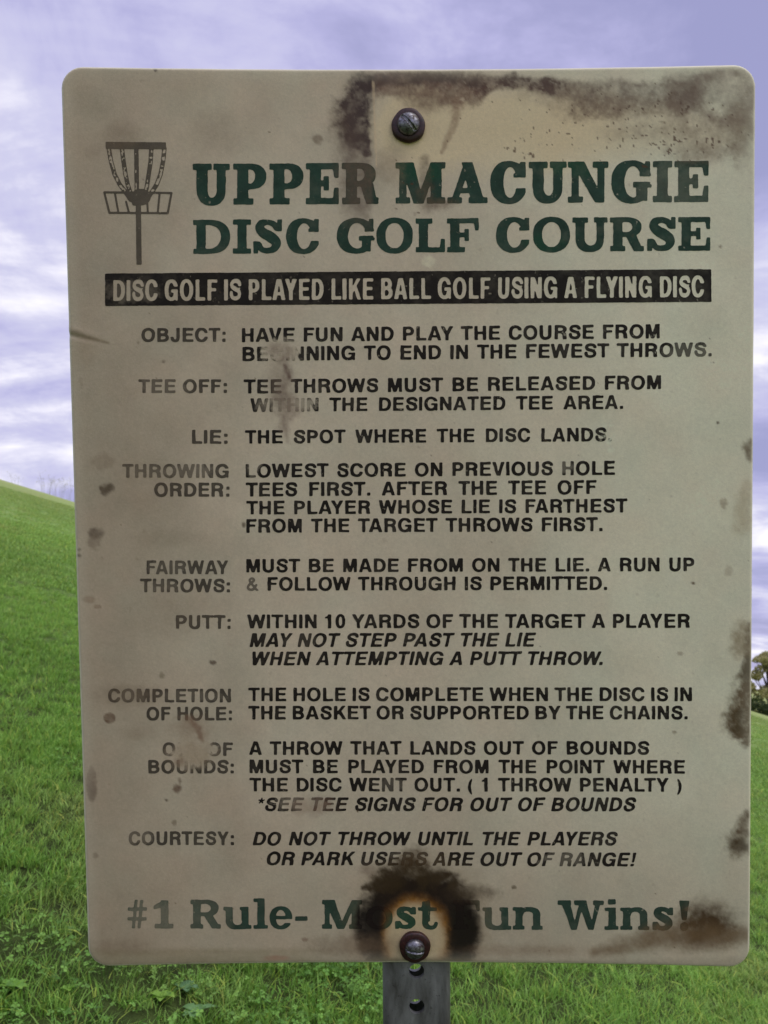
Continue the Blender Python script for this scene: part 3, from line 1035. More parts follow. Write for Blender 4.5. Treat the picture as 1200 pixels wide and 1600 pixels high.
ROWS = [
    ('OBJECT:', 221, 352, 512.3, 534), ('HAVE FUN AND PLAY THE COURSE FROM', 378, 1031, 512.7, 534.5, 506.4, 528.8),
    ('BEGINNING TO END IN THE FEWEST THROWS.', 379, 1111, 542, 564.3, 535, 557),
    ('TEE OFF:', 216, 354, 592.7, 614), ('TEE THROWS MUST BE RELEASED FROM', 381, 1033, 593, 615, 586.3, 608),
    ('WITHIN THE DESIGNATED TEE AREA.', 391, 973, 622.5, 643.7, 617.5, 639),
    ('LIE:', 300, 355, 671.8, 693.2), ('THE SPOT WHERE THE DISC LANDS.', 383, 955, 672.3, 693.2, 668, 689.5),
    ('THROWING', 191, 357, 725, 746.5), ('ORDER:', 241, 358, 754.3, 776),
    ('LOWEST SCORE ON PREVIOUS HOLE', 384, 961, 725, 746.2, 720, 742), ('TEES FIRST. AFTER THE TEE OFF', 384, 932, 754, 775.7, 750, 772),
    ('THE PLAYER WHOSE LIE IS FARTHEST', 385, 980, 782.7, 804, 779, 800.7), ('FROM THE TARGET THROWS FIRST.', 385, 941, 811, 832.3, 808, 830),
    ('FAIRWAY', 229, 357, 875.7, 897), ('THROWS:', 219, 359, 904.3, 925.3),
    ('MUST BE MADE FROM ON THE LIE. A RUN UP', 385, 1085, 873.3, 894.4, 871, 892.5), ('& FOLLOW THROUGH IS PERMITTED.', 385, 948, 901.7, 923, 900.3, 921.8),
    ('PUTT:', 275, 360, 961, 982.4), ('WITHIN 10 YARDS OF THE TARGET A PLAYER', 386, 1078, 960, 981.6, 959, 981),
    ('MAY NOT STEP PAST THE LIE', 390, 838, 989.3, 1010.8, 988.6, 1010.2, True), ('WHEN ATTEMPTING A PUTT THROW.', 390, 945, 1018, 1039.4, 1017.6, 1039, True),
    ('COMPLETION', 169, 361, 1076, 1097.2), ('OF HOLE:', 229, 362, 1104.2, 1125.5),
    ('THE HOLE IS COMPLETE WHEN THE DISC IS IN', 388, 1081, 1074.2, 1095.4, 1073.8, 1095.4), ('THE BASKET OR SUPPORTED BY THE CHAINS.', 388, 1074, 1102.7, 1124, 1102.7, 1124),
    ('OUT OF', 254, 364, 1160, 1181), ('BOUNDS:', 232, 365, 1187.3, 1208.3),
    ('A THROW THAT LANDS OUT OF BOUNDS', 389, 1014, 1158, 1179.4, 1158, 1179), ('MUST BE PLAYED FROM THE POINT WHERE', 390, 1070, 1186.7, 1208, 1187.5, 1208.7),
    ('THE DISC WENT OUT. ( 1 THROW PENALTY )', 390, 1065, 1215.2, 1236.5, 1215.4, 1237),
    ('*SEE TEE SIGNS FOR OUT OF BOUNDS', 400, 995, 1246, 1267.2, 1246, 1267.6, True),
    ('COURTESY:', 201, 365, 1299, 1320.3), ('DO NOT THROW UNTIL THE PLAYERS', 395, 966, 1299.5, 1320.6, 1299.5, 1320.8, True),
    ('OR PARK USERS ARE OUT OF RANGE!', 415, 994, 1330.4, 1351.6, 1332, 1353.5, True)]
for r in ROWS:
    o = text_row(r[0], *r[1:5], *(r[5:7] if len(r) > 5 else ()), italic=len(r) > 7)
    o['label'] = 'black printed words ' + r[0].lower() if r[1] > 370 else 'faded black printed heading ' + r[0].lower()


# ---- banner: one dark bar with the words left open
def make_banner():
    x0, x1, t0, b0, t1, b1 = 164.5, 1110.5, 427.5, 478.0, 421.5, 471.5
    tx0, tx1, tt0, tb0, tt1, tb1 = 177, 1100, 437.5, 470.5, 431, 464.3
    cap = 96
    pxcap = 33.1
    sc_ = cap / pxcap
    asp = (tx1 - tx0) / pxcap
    A, br, pad = raster_line('DISC GOLF IS PLAYED LIKE BALL GOLF USING A FLYING DISC', asp, cap, .185, .165, kx=.58)
    # bar raster, its own frame in caps about the text
    left, right = (tx0 - x0) * sc_, (x1 - tx1) * sc_
    up, down = (tt0 - t0 + .15) * sc_, (b0 - tb0 + .1) * sc_
    H, W = A.shape
    xs = np.arange(W)[None, :] + .5
    ys = np.arange(H)[:, None] + .5
    e = 200
    A2 = np.zeros((H + 2 * e, W + 2 * e), bool)
    A2[e:-e, e:-e] = A
    bar = np.zeros_like(A2)
    r0, r1 = int(e + br - cap - up), int(e + br + down)
    c0, c1 = int(e + pad - left), int(e + W - pad + right)
    bar[r0:r1, c0:c1] = True
    F = blur(box_down((bar & ~A2).astype(np.float32), 3))
    X_, Y_, flat, sizes = march(F, 0, 0, 1.0, .5)
    lx = (X_ * 3 + 1.5 - pad - e) / cap
    ly = (br + e - (Y_ * 3 + 1.5)) / cap
    X, Y = to_quad(lx, ly, tx0, tx1, tt0, tb0, tt1, tb1, asp)
    X = X + .3 * fbm(X, Y, 7, 2, 91)
    Y = Y + .3 * fbm(X, Y, 7, 2, 95)
    me = print_mesh('banner', X, Y, flat, sizes, 'black', INK, 0.0)
    o = place(link_obj('banner', me, m_print), panel)
    o['label'] = 'black bar with the words disc golf is played like ball golf left light'


make_banner()


# ---- slab-serif display letters drawn from their strokes
S_, T_ = .27, .155      # stem and slab thickness


def bowl(p, x0, x1, y0, y1, tx, ty, cxf=.45):
    """right-hand bowl hung on a stem whose left side is x0"""
    cx = x0 + (x1 - x0) * cxf
    cy, ry = (y0 + y1) / 2, (y1 - y0) / 2
    o = (p.sup(cx, cy, x1 - cx, ry) & (p.X >= cx)) | ((p.X >= x0) & (p.X < cx) & (p.Y >= y0) & (p.Y <= y1))
    i = (p.sup(cx, cy, x1 - cx - tx, ry - ty, 2.1) & (p.X >= cx)) | ((p.X >= x0 + S_) & (p.X < cx) & (p.Y >= y0 + ty) & (p.Y <= y1 - ty))
    p.A = (p.A | o) & ~(i & (p.X > x0 + S_))


def glyph(ch, w, cap):
    p = Pen(w, cap)
    S, T = S_, T_
    L = .095
    if ch == 'U':
        r0, r1 = w - .10 - S * .82, w - .10
        p.box(0, L + S + .10, 1 - T, 1).box(w - .40, w, 1 - T, 1).box(L, L + S, .38, 1).box(r0, r1, .38, 1)
        cx = (L + r1) / 2
        o = p.sup(cx, .40, (r1 - L) / 2, .42) & (p.Y <= .40)
        i = p.sup((L + S + r0) / 2, .40, (r0 - L - S) / 2, .23, 2.1) & (p.Y <= .41)
        p.A = (p.A | o) & ~i
    elif ch in 'PR':
        yb = .37 if ch == 'P' else .42
        bowl(p, L, w if ch == 'P' else w - .07, yb, 1, S, T * .92)
        p.box(0, L + .1, 1 - T, 1).box(L, L + S, 0, 1).box(0, L + S + (.13 if ch == 'P' else .08), 0, T)
        if ch == 'R':
            x0 = L + S + .05
            p.poly([(x0 + .02, .5), (x0 + .34, .5), (w - .04, .06), (w - .05, 0), (w - .30, 0)])
            p.box(w - .28, w, 0, T)
    elif ch in 'EFL':
        p.box(L, L + S, 0, 1)
        if ch != 'L':
            p.box(0, w, 1 - T, 1).poly([(w - .17, 1), (w, 1), (w, .64), (w - .11, .64)])
            mx = w * .66
            p.box(L, mx, .44, .57).box(mx - .10, mx + .03, .33, .68)
        else:
            p.box(0, L + S + .13, 1 - T, 1)
        if ch != 'F':
            p.box(0, w, 0, T).poly([(w - .17, 0), (w, 0), (w, .40), (w - .11, .40)])
        else:
            p.box(0, L + S + .16, 0, T)
    elif ch == 'M':
        t = .17
        p.box(0, .30, 1 - T, 1).box(w - .30, w, 1 - T, 1).box(L, L + t, 0, 1).box(w - L - S, w - L, 0, 1)
        p.box(0, L + t + .09, 0, T).box(w - L - S - .09, w, 0, T)
        m = (L + t + w - L - S) / 2
        p.poly([(L + .01, 1), (.44, 1), (m + .13, 0), (m - .12, 0)])
        p.poly([(w - L - S + .0, 1), (w - L - .1, 1), (m + .13, 0), (m - .06, 0)])
    elif ch == 'A':
        m = w * .5
        p.poly([(.07, 0), (.23, 0), (m + .10, .98), (m - .08, 1)])
        p.poly([(m - .15, 1), (m + .13, 1), (w - .06, 0), (w - .38, 0)])
        p.box(.2, w - .3, .25, .37)
        p.box(0, .36, 0, T * .95).box(w - .46, w, 0, T * .95)
    elif ch in 'CG':
        o = p.sup(w * .52, .5, w * .52, .525, 2.25)
        i = p.sup(w * .555, .5, w * .52 - S - .02, .525 - T * .95, 2.05)
        p.A = o & ~i
        if ch == 'C':
            p.box(w * .66, w + .1, .36, .64, False)
            p.A &= ~((p.X > w * .60) & (p.Y > .36) & (p.Y < .64))
            p.A &= ~((p.X > w - .13) & (p.Y < .36) & (p.Y > .36 - .0))
            p.box(w - .14, w, .62, 1.0).box(w - .30, w - .1, .62, .72)
            p.box(w - .0, w + .2, -.1, 1.1, False)
        else:
            p.A &= ~((p.X > w * .62) & (p.Y > .44) & (p.Y < .64))
            p.box(w - .13, w, .63, 1.0).box(w - .26, w - .1, .63, .72)
            p.box(w - .42, w + .0, .36, .50).box(w - .34, w - .07, .04, .42)
            p.A &= ~((p.X > w - .07) & (p.Y < .36))
    elif ch == 'N':
        t = .17
        p.box(0, .3, 1 - T, 1).box(w - .38, w, 1 - T, 1).box(L, L + t, 0, 1).box(w - L - t, w - L, 0, 1).box(0, L + t + .10, 0, T)
        p.poly([(L, 1), (.40, 1), (w - L, .03), (w - L, 0), (w - .33, 0)])
    elif ch == 'I':
        p.box((w - S) / 2, (w + S) / 2, 0, 1).box(0, w, 0, T).box(0, w, 1 - T, 1)
    elif ch == 'D':
        bowl(p, L, w, 0, 1, S, T, .36)
        p.box(0, L + .05, 0, T).box(0, L + .05, 1 - T, 1)
    elif ch == 'O':
        p.A = p.sup(w / 2, .5, w / 2, .525, 2.25) & ~p.sup(w / 2, .5, w / 2 - S, .525 - T, 2.05)
    elif ch in 'Ss':
        h = 1.0 if ch == 'S' else .77
        k = 1.0 if ch == 'S' else .88
        q = [(.80, .74, .085), (.70, .86, .09), (.50, .915, .085), (.28, .87, .11), (.22, .74, .125), (.34, .615, .145), (.58, .49, .155), (.76, .37, .15),
             (.79, .24, .13), (.69, .12, .10), (.50, .085, .085), (.30, .12, .085), (.19, .27, .085)]
        p.stroke([(a * w, b_ * h, c_ * k) for a, b_, c_ in q])
        p.box(w - .15, w - .01, .65 * h, 1.0 * h).box(.01, .15, 0, .36 * h)
    elif ch == 'W':
        p.box(0, .46, 1 - T, 1).box(w - .36, w, 1 - T, 1).box(w * .42 - .1, w * .42 + .3, 1 - T, 1)
        m = w * .52
        for a, b_, ta, tb in ((.09, w * .30, .30, .20), (m - .07, w * .30 + .06, .16, .12), (m - .13, w * .66, .29, .20), (w - .26, w * .66 + .06, .17, .12)):
            p.poly([(a, 1), (a + ta, 1), (b_ + tb, 0), (b_, 0)])
    elif ch == '#':
        for a in (.22, .50):
            p.poly([(w * a, 0), (w * a + .11, 0), (w * a + .22, 1), (w * a + .11, 1)])
        p.box(0, w - .02, .27, .39).box(.02, w, .61, .73)
    elif ch == '1':
        p.box(w * .36, w * .36 + S, 0, .98).box(w * .05, w, 0, T).poly([(w * .36 + .1, .98), (0, .80), (0, .66), (w * .36 + .1, .74)])
    elif ch == '-':
        p.box(0, w, .28, .43)
    elif ch == '!':
        m = w / 2
        p.poly([(m - .17, 1.0), (m + .17, 1.0), (m + .08, .33), (m - .08, .33)])
        p.A |= (p.X - m) ** 2 + (p.Y - .12) ** 2 < .145 ** 2
    elif ch in 'unil':
        if ch == 'l':
            p.box(w * .27, w * .27 + S * .95, 0, 1.05).box(0, w * .4, 1.05 - T * .8, 1.05).box(0, w, 0, T * .85)
        elif ch == 'i':
            p.box(w * .27, w * .27 + S * .95, 0, .76).box(0, w * .4, .76 - T * .8, .76).box(0, w, 0, T * .85).box(w * .24, w * .24 + S, .86, 1.04)
        elif ch == 'n':
            s2 = S * .92
            p.box(.09, .09 + s2, 0, .76).box(0, .2, .76 - T * .8, .76).box(0, .09 + s2 + .07, 0, T * .85)
            p.box(w - .08 - s2, w - .08, 0, .5).box(w - .14 - s2, w, 0, T * .85)
            cxn = (.09 + w - .08) / 2 + .06
            o = p.sup(cxn, .48, w - .08 - cxn, .29) & (p.Y >= .48)
            i = p.sup(cxn - .05, .48, max(.05, w - .08 - s2 - cxn + .05), .13) & (p.Y >= .47)
            p.A |= o & ~i
            p.A &= ~((p.X > .09 + s2) & (p.X < w - .08 - s2) & (p.Y < .48) & (p.Y > T * .85))
        else:
            s2 = S * .92
            p.box(.08, .08 + s2, .26, .76).box(0, .2, .76 - T * .8, .76)
            p.box(w - .10 - s2, w - .10, 0, .76).box(w - .16 - s2, w - .12, .76 - T * .8, .76).box(w - .2, w, 0, T * .85)
            cxn = (.08 + w - .10) / 2 - .05
            o = p.sup(cxn, .28, cxn - .08, .30) & (p.Y <= .28)
            i = p.sup(cxn + .06, .28, max(.05, cxn - .08 - s2 + .06), .15) & (p.Y <= .29)
            p.A |= o & ~i
            p.box(cxn, w - .2, -.02, .13)
            p.A &= ~i
    elif ch in 'eo':
        o = p.sup(w / 2, .38, w / 2, .405, 2.2)
        i = p.sup(w / 2, .38, w / 2 - S * (.88 if ch == 'o' else .84), .405 - T * .85, 2.05)
        p.A = o & ~i
        if ch == 'e':
            p.box(S * .6, w - .06, .335, .445)
            p.A &= ~((p.X > w * .5) & (p.Y > .20) & (p.Y < .335))
            p.A &= ~((p.X > w - .05) & (p.Y < .28))
    elif ch == 't':
        p.box(w * .22, w * .22 + S, .16, .96).box(0, w - .02, .76 - T * .85, .76)
        p.poly([(w * .22, .70), (w * .22 + .1, .70), (w * .22 + S, 1.0), (w * .22 + S * .7, 1.0), (w * .22 - .02, .80)])
        o = p.sup(w * .62, .22, w * .40, .24) & (p.Y <= .22)
        i = p.sup(w * .68, .25, .10, .13) & (p.Y <= .26)
        p.A = (p.A | o) & ~i
        p.box(w - .10, w, .16, .26)
    # soften the ink corners a little
    return p


def display_line(word, letters, base_l, base_r, cap_l, cap_r, xl, xr, name, wear=0.0):
    Xs, Ys, fl, sz = [], [], [], []
    off = 0
    for ch, x0, x1 in letters:
        s = ((x0 + x1) / 2 - xl) / (xr - xl)
        bs = base_l + (base_r - base_l) * s
        ch_px = cap_l + (cap_r - cap_l) * s
        w = (x1 - x0) / ch_px
        cap = 150 if ch_px > 50 else 108
        p_ = glyph(ch, w, cap)
        F = blur(blur(box_down(p_.A.astype(np.float32), 2)))
        X_, Y_, flat, sizes = march(F, 0, 0, 1.0, .5)
        lx = (X_ * 2 + 1) / cap - p_.pad
        ly = 1.22 - (Y_ * 2 + 1) / cap
        X = x0 + lx * ch_px
        Y = bs - ly * ch_px + (base_r - base_l) / (xr - xl) * (lx - w / 2) * ch_px
        X = X + .5 * fbm(X, Y, 9, 3, 91)
        Y = Y + .5 * fbm(X, Y, 9, 3, 95)
        Xs.append(X); Ys.append(Y); fl.append(flat + off); sz.append(sizes)
        off += len(X)
    me = print_mesh(name, np.concatenate(Xs), np.concatenate(Ys), np.concatenate(fl), np.concatenate(sz), 'green', GREEN, wear)
    o = place(link_obj(name, me, m_print), panel)
    o['label'] = 'dark green slab letters reading ' + word.lower()
    return o


display_line('UPPER MACUNGIE', [('U', 301, 359.5), ('P', 364.5, 416), ('P', 421, 474), ('E', 478, 529.5), ('R', 534.5, 591.5), ('M', 618, 696), ('A', 699, 761.5), ('C', 766, 821.5),
                                ('U', 826, 885), ('N', 887, 950.5), ('G', 955, 1016), ('I', 1020, 1050), ('E', 1053.5, 1107)],
             320.3, 315.6, 64.3, 64.3, 301, 1107, 'title_lettering')
display_line('DISC GOLF COURSE', [('D', 302, 359.5), ('I', 364, 392.5), ('S', 395.5, 441), ('C', 447, 498), ('G', 526.5, 583.5), ('O', 588, 645), ('L', 649.5, 695), ('F', 698.5, 748),
                                  ('C', 775, 827), ('O', 832.5, 890.5), ('U', 894, 949), ('R', 953, 1006), ('S', 1011, 1056.5), ('E', 1060, 1110)],
             396.7, 391.7, 53.2, 53.0, 302, 1110, 'title_lettering')
display_line('#1 Rule- Most Fun Wins!', [('#', 199, 230), ('1', 240, 271), ('R', 297.5, 345), ('u', 349, 393), ('l', 396, 418.5), ('e', 421, 456.5), ('-', 461, 480.5),
                                         ('M', 503, 566), ('o', 571, 613.7), ('s', 617, 650.5), ('t', 653, 683.5), ('F', 708, 749.5), ('u', 753.5, 799), ('n', 801, 848),
                                         ('W', 871, 943.5), ('i', 944.5, 966.5), ('n', 969, 1015), ('s', 1019, 1052), ('!', 1059, 1079)],
             1450.3, 1453.0, 44.6, 46.4, 199, 1079, 'slogan_lettering', .02)


# ---- disc golf basket pictogram
def make_pictogram():
    S = 4.0
    x0, y0 = 152.0, 212.0
    X, Y = np.meshgrid(x0 + (np.arange(int(124 * S)) + .5) / S, y0 + (np.arange(int(212 * S)) + .5) / S)
    A = np.zeros_like(X, bool)

    def line(pts, hw):
        nonlocal A
        for (ax, ay), (bx, by) in zip(pts[:-1], pts[1:]):
            vx, vy = bx - ax, by - ay
            s = np.clip(((X - ax) * vx + (Y - ay) * vy) / (vx * vx + vy * vy), 0, 1)
            A |= np.hypot(X - ax - s * vx, Y - ay - s * vy) < hw
    A |= (X > 165) & (X < 259.5) & (Y > 221.5 + .01 * (X - 165)) & (Y < 232.5 + .01 * (X - 165))
    # basket
    line([(163, 300.5), (268, 301.5), (262, 333), (171, 332.5), (163, 300.5)], 1.7)
    for a in ((179.5, 301, 185, 332), (197, 315, 201.5, 332), (230, 315, 231, 332), (249.5, 301, 246.5, 332)):
        line([a[:2], a[2:]], 1.6)
    # pole
    line([(214.5, 232), (216, 330)], 1.7)
    A |= (Y > 318) & (Y < 413.5) & (np.abs(X - (216.2 + (Y - 318) * .012)) < 4.1)
    solid = A.copy()
    A = np.zeros_like(solid)
    chains = [[(170, 232), (173.5, 252), (179, 272), (187, 288), (196, 300), (204, 312)],
              [(190.5, 232), (193, 252), (196, 272), (200, 290), (206, 308), (210, 318)],
              [(213, 232), (213.5, 270), (214, 318)],
              [(236.5, 232), (235.5, 252), (232, 275), (229, 295), (222, 312)],
              [(257, 232), (255, 252), (251, 272), (245, 288), (236, 302), (228, 314)]]
    for c in chains:
        line(c, 3.5)
    thick = A.copy()
    A = np.zeros_like(solid)
    for c in chains:
        line(c, 2.2)
    core = A & (fbm(X, Y, 4, 2, 44) > -.35)        # chains: two thin outlines with a broken middle
    A = solid | (thick & ~core) | (core & (fbm(X, Y, 3.2, 2, 47, .5) > .25 - .5 * (np.abs(X - 214) < 22)))
    A |= ((X - 220) / 15.5) ** 2 + ((Y - 308) / 13) ** 2 < 1
    F = blur(box_down(A.astype(np.float32), 3))
    X_, Y_, flat, sizes = march(F, 0, 0, 1.0, .5)
    PXs, PYs = x0 + (X_ * 3 + 1.5) / S, y0 + (Y_ * 3 + 1.5) / S
    me = print_mesh('pictogram', PXs, PYs, flat, sizes, 'black', paint((30, 28, 26)), .16)
    o = place(link_obj('pictogram', me, m_print), panel)
    o['label'] = 'faded black drawing of a chain basket on a pole'


make_pictogram()

# ---- post: square steel tube punched on every side
m_post, t, b = material('galvanised_steel', (.1, .11, .12), .5, .25)
tcn = nd(t, 'ShaderNodeTexCoord')
mpn = nd(t, 'ShaderNodeMapping')
mpn.inputs['Scale'].default_value = (1, .25, 1)
t.links.new(tcn.outputs['Object'], mpn.inputs[0])
w1 = noise(t, mpn.outputs[0], 70, 6, .62, .3)
w2 = noise(t, tcn.outputs['Object'], 340, 4, .7)
cc = ramp(t, w1, [(.30, (.060, .055, .050)), (.46, (.15, .152, .148)), (.62, (.25, .255, .25)), (.74, (.16, .12, .09))])
cc = mixc(t, maprange(t, w2, .60, .74), cc, (.035, .03, .028))
t.links.new(cc, b.inputs['Base Color'])
t.links.new(maprange(t, w1, .3, .7, .36, .62), b.inputs['Roughness'])
bpn = nd(t, 'ShaderNodeBump')
bpn.inputs['Strength'].default_value = .3
bpn.inputs['Distance'].default_value = .0005
t.links.new(w2, bpn.inputs['Height'])
t.links.new(bpn.outputs[0], b.inputs['Normal'])

PWID, WALL, PITCHH, HR = 0.0478, 0.0026, 0.0254, 0.0054


def make_post():
    bm = bmesh.new()
    v_top = 0.292
    _, hv = panel_uv(np.array([649.0]), np.array([1520.0]))
    hole0 = float(hv[0]) - 0.0008
    v_bot = POST_BASE_V - 0.12
    half = PWID / 2
    rc = 0.0045
    ks = range(int((v_bot - hole0) / PITCHH), int((v_top - hole0) / PITCHH))
    N = 20
    for side in range(4):
        ca, sa = math.cos(side * math.pi / 2), math.sin(side * math.pi / 2)

        def loc(a, v, dep):
            # a across the face, dep depth inwards from the face
            x, z = a, half - dep
            return Vector((POST_U + x * ca + z * sa, v, -BOW - THICK - half - .0002 + (-x * sa + z * ca)))
        for k in ks:
            cv = hole0 + k * PITCHH
            if cv - PITCHH / 2 < v_bot or cv + PITCHH / 2 > v_top:
                continue
            fr, bk, rectf, rectb = [], [], [], []
            fi = half - rc
            bi = half - WALL - .0005
            for i in range(N):
                th = 2 * math.pi * (i + .5) / N
                c_, s_ = math.cos(th), math.sin(th)
                fr.append(bm.verts.new(loc(HR * c_, cv + HR * s_, 0)))
                bk.append(bm.verts.new(loc(HR * c_, cv + HR * s_, WALL)))

                def sq(hx, hy):
                    k_ = min(hx / max(abs(c_), 1e-6), hy / max(abs(s_), 1e-6))
                    return k_ * c_, k_ * s_
                a_, b2 = sq(fi, PITCHH / 2)
                rectf.append(bm.verts.new(loc(a_, cv + b2, 0)))
                a_, b2 = sq(bi, PITCHH / 2)
                rectb.append(bm.verts.new(loc(a_, cv + b2, WALL)))
            cf = [bm.verts.new(loc(sx * fi, cv + sy * PITCHH / 2, 0)) for sx, sy in ((1, 1), (-1, 1), (-1, -1), (1, -1))]
            cb = [bm.verts.new(loc(sx * bi, cv + sy * PITCHH / 2, WALL)) for sx, sy in ((1, 1), (-1, 1), (-1, -1), (1, -1))]
            for i in range(N):
                j = (i + 1) % N
                bm.faces.new((fr[i], rectf[i], rectf[j], fr[j]))
                bm.faces.new((bk[j], rectb[j], rectb[i], bk[i]))
                bm.faces.new((fr[j], bk[j], bk[i], fr[i]))

                def face_of(q, hx):
                    th = 2 * math.pi * (q + .5) / N
                    return 0 if hx / max(abs(math.cos(th)), 1e-6) < (PITCHH / 2) / max(abs(math.sin(th)), 1e-6) else 1
                for rr, corners, hx, flip in ((rectf, cf, fi, False), (rectb, cb, bi, True)):
                    if face_of(i, hx) != face_of(j, hx):
                        mid = 2 * math.pi * (i + 1) / N
                        cidx = int((mid % (2 * math.pi)) // (math.pi / 2))
                        f_ = (rr[i], corners[cidx], rr[j])
                        bm.faces.new(f_[::-1] if flip else f_)
        # rounded corner strip
        pr = []
        for q in range(7):
            th = q / 6 * math.pi / 2
            pr.append((half - rc + rc * math.sin(th), rc - rc * math.cos(th)))
        kk = [hole0 + k * PITCHH for k in ks if not (hole0 + k * PITCHH - PITCHH / 2 < v_bot or hole0 + k * PITCHH + PITCHH / 2 > v_top)]
        lo, hi = min(kk) - PITCHH / 2, max(kk) + PITCHH / 2
        cols_ = [(bm.verts.new(loc(a, lo, d)), bm.verts.new(loc(a, hi, d))) for a, d in pr]
        for q in range(6):
            bm.faces.new((cols_[q][0], cols_[q + 1][0], cols_[q + 1][1], cols_[q][1])).smooth = True
    bmesh.ops.remove_doubles(bm, verts=bm.verts, dist=1e-5)
    me = bpy.data.meshes.new('post')
    bm.to_mesh(me)
    bm.free()
    return me


place(link_obj('post', make_post(), m_post), sign)


# ---- bolts
def lathe(profile, n=40, squash=None):
    bm = bmesh.new()
    rings = []
    for r, z in profile:
        if r < 1e-6:
            rings.append([bm.verts.new((0, 0, z))])
        else:
            rings.append([bm.verts.new((r * math.cos(2 * math.pi * i / n), r * math.sin(2 * math.pi * i / n), z)) for i in range(n)])
    for a, b2 in zip(rings[:-1], rings[1:]):
        for i in range(n):
            j = (i + 1) % n
            if len(a) == 1:
                f = (a[0], b2[i], b2[j])
            elif len(b2) == 1:
                f = (a[i], b2[0], a[j])
            else:
                f = (a[i], b2[i], b2[j], a[j])
            bm.faces.new(f).smooth = True
    bmesh.ops.recalc_face_normals(bm, faces=bm.faces)
    return bm


m_bolt, t, b = material('bolt_steel', (.42, .42, .46), .3, .92)
tcn = nd(t, 'ShaderNodeTexCoord')
wn = noise(t, tcn.outputs['Object'], 420, 5, .65)
t.links.new(ramp(t, wn, [(.36, (.06, .045, .04)), (.47, (.17, .17, .185)), (.68, (.34, .34, .38))]), b.inputs['Base Color'])
t.links.new(maprange(t, wn, .3, .7, .58, .28), b.inputs['Roughness'])
m_wash, t, b = material('rusty_washer', (.04, .014, .014), .45)
tcn = nd(t, 'ShaderNodeTexCoord')
wn = noise(t, tcn.outputs['Object'], 500, 5, .65)
t.links.new(ramp(t, wn, [(.34, (.018, .006, .006)), (.6, (.048, .012, .013)), (.75, (.12, .045, .028))]), b.inputs['Base Color'])
m_slot, _, _ = material('slot_dirt', (.02, .017, .016), .8)


def make_bolt(x, y, r_head, r_wash, slot_deg, dome):
    u, v = panel_uv(np.array([float(x)]), np.array([float(y)]))
    z0 = float(bow(u)[0]) - 0.0007
    h = dome
    prof = [(0, h)]
    for q in range(1, 9):
        a = q / 8 * math.pi / 2
        prof.append((r_head * math.sin(a), .0022 + (h - .0022) * math.cos(a)))
    prof += [(r_head, .0010), (r_head * .96, .0006)]
    bm = lathe(prof)
    # cut the driver slot across the dome
    sw_, sd_ = r_head * .12, .0011
    c_, s_ = math.cos(math.radians(slot_deg)), math.sin(math.radians(slot_deg))
    nrm_ = (-s_, c_, 0)
    for off in (-sw_, sw_):
        bmesh.ops.bisect_plane(bm, geom=bm.verts[:] + bm.edges[:] + bm.faces[:], plane_co=(-s_ * off, c_ * off, 0), plane_no=nrm_)
    slot_f = [f for f in bm.faces if abs(f.calc_center_median().dot(Vector(nrm_))) < sw_ * .98 and f.calc_center_median().z > .0030 and f.calc_center_median().xy.length < r_head * .93]
    ret = bmesh.ops.extrude_face_region(bm, geom=slot_f)
    vs_ = [e for e in ret['geom'] if isinstance(e, bmesh.types.BMVert)]
    bmesh.ops.translate(bm, verts=vs_, vec=(0, 0, -sd_))
    bmesh.ops.delete(bm, geom=slot_f, context='FACES')
    me = bpy.data.meshes.new('bolt')
    bm.to_mesh(me)
    bm.free()
    # the domed head carries its washer
    o = link_obj('bolt', me, m_bolt)
    o.parent = sign
    o.matrix_local = M_LOC @ Matrix.Translation((float(u[0]), float(v[0]), z0 + .0022))
    wp = [(r_head * .70, .0012), (r_head * 1.02, .0014), (r_wash * .90, .0012), (r_wash * .985, .0006), (r_wash, -.0002), (r_wash * .99, -.0022), (r_wash * .6, -.0022)]
    bw = lathe(wp)
    for vtx in bw.verts:
        a = math.atan2(vtx.co.y, vtx.co.x)
        k = 1 + .018 * math.sin(3 * a + x) + .012 * math.sin(7 * a)
        vtx.co.x *= k
        vtx.co.y *= k
    mw = bpy.data.meshes.new('washer')
    bw.to_mesh(mw)
    bw.free()
    link_obj('washer', mw, m_wash, o)
    return o


make_bolt(638, 197.5, .0074, .0112, -47, .0062)['label'] = 'upper bolt with a slanting slot'
make_bolt(648, 1478, .0068, .0108, -8, .0064)['label'] = 'lower bolt in the burnt ring'


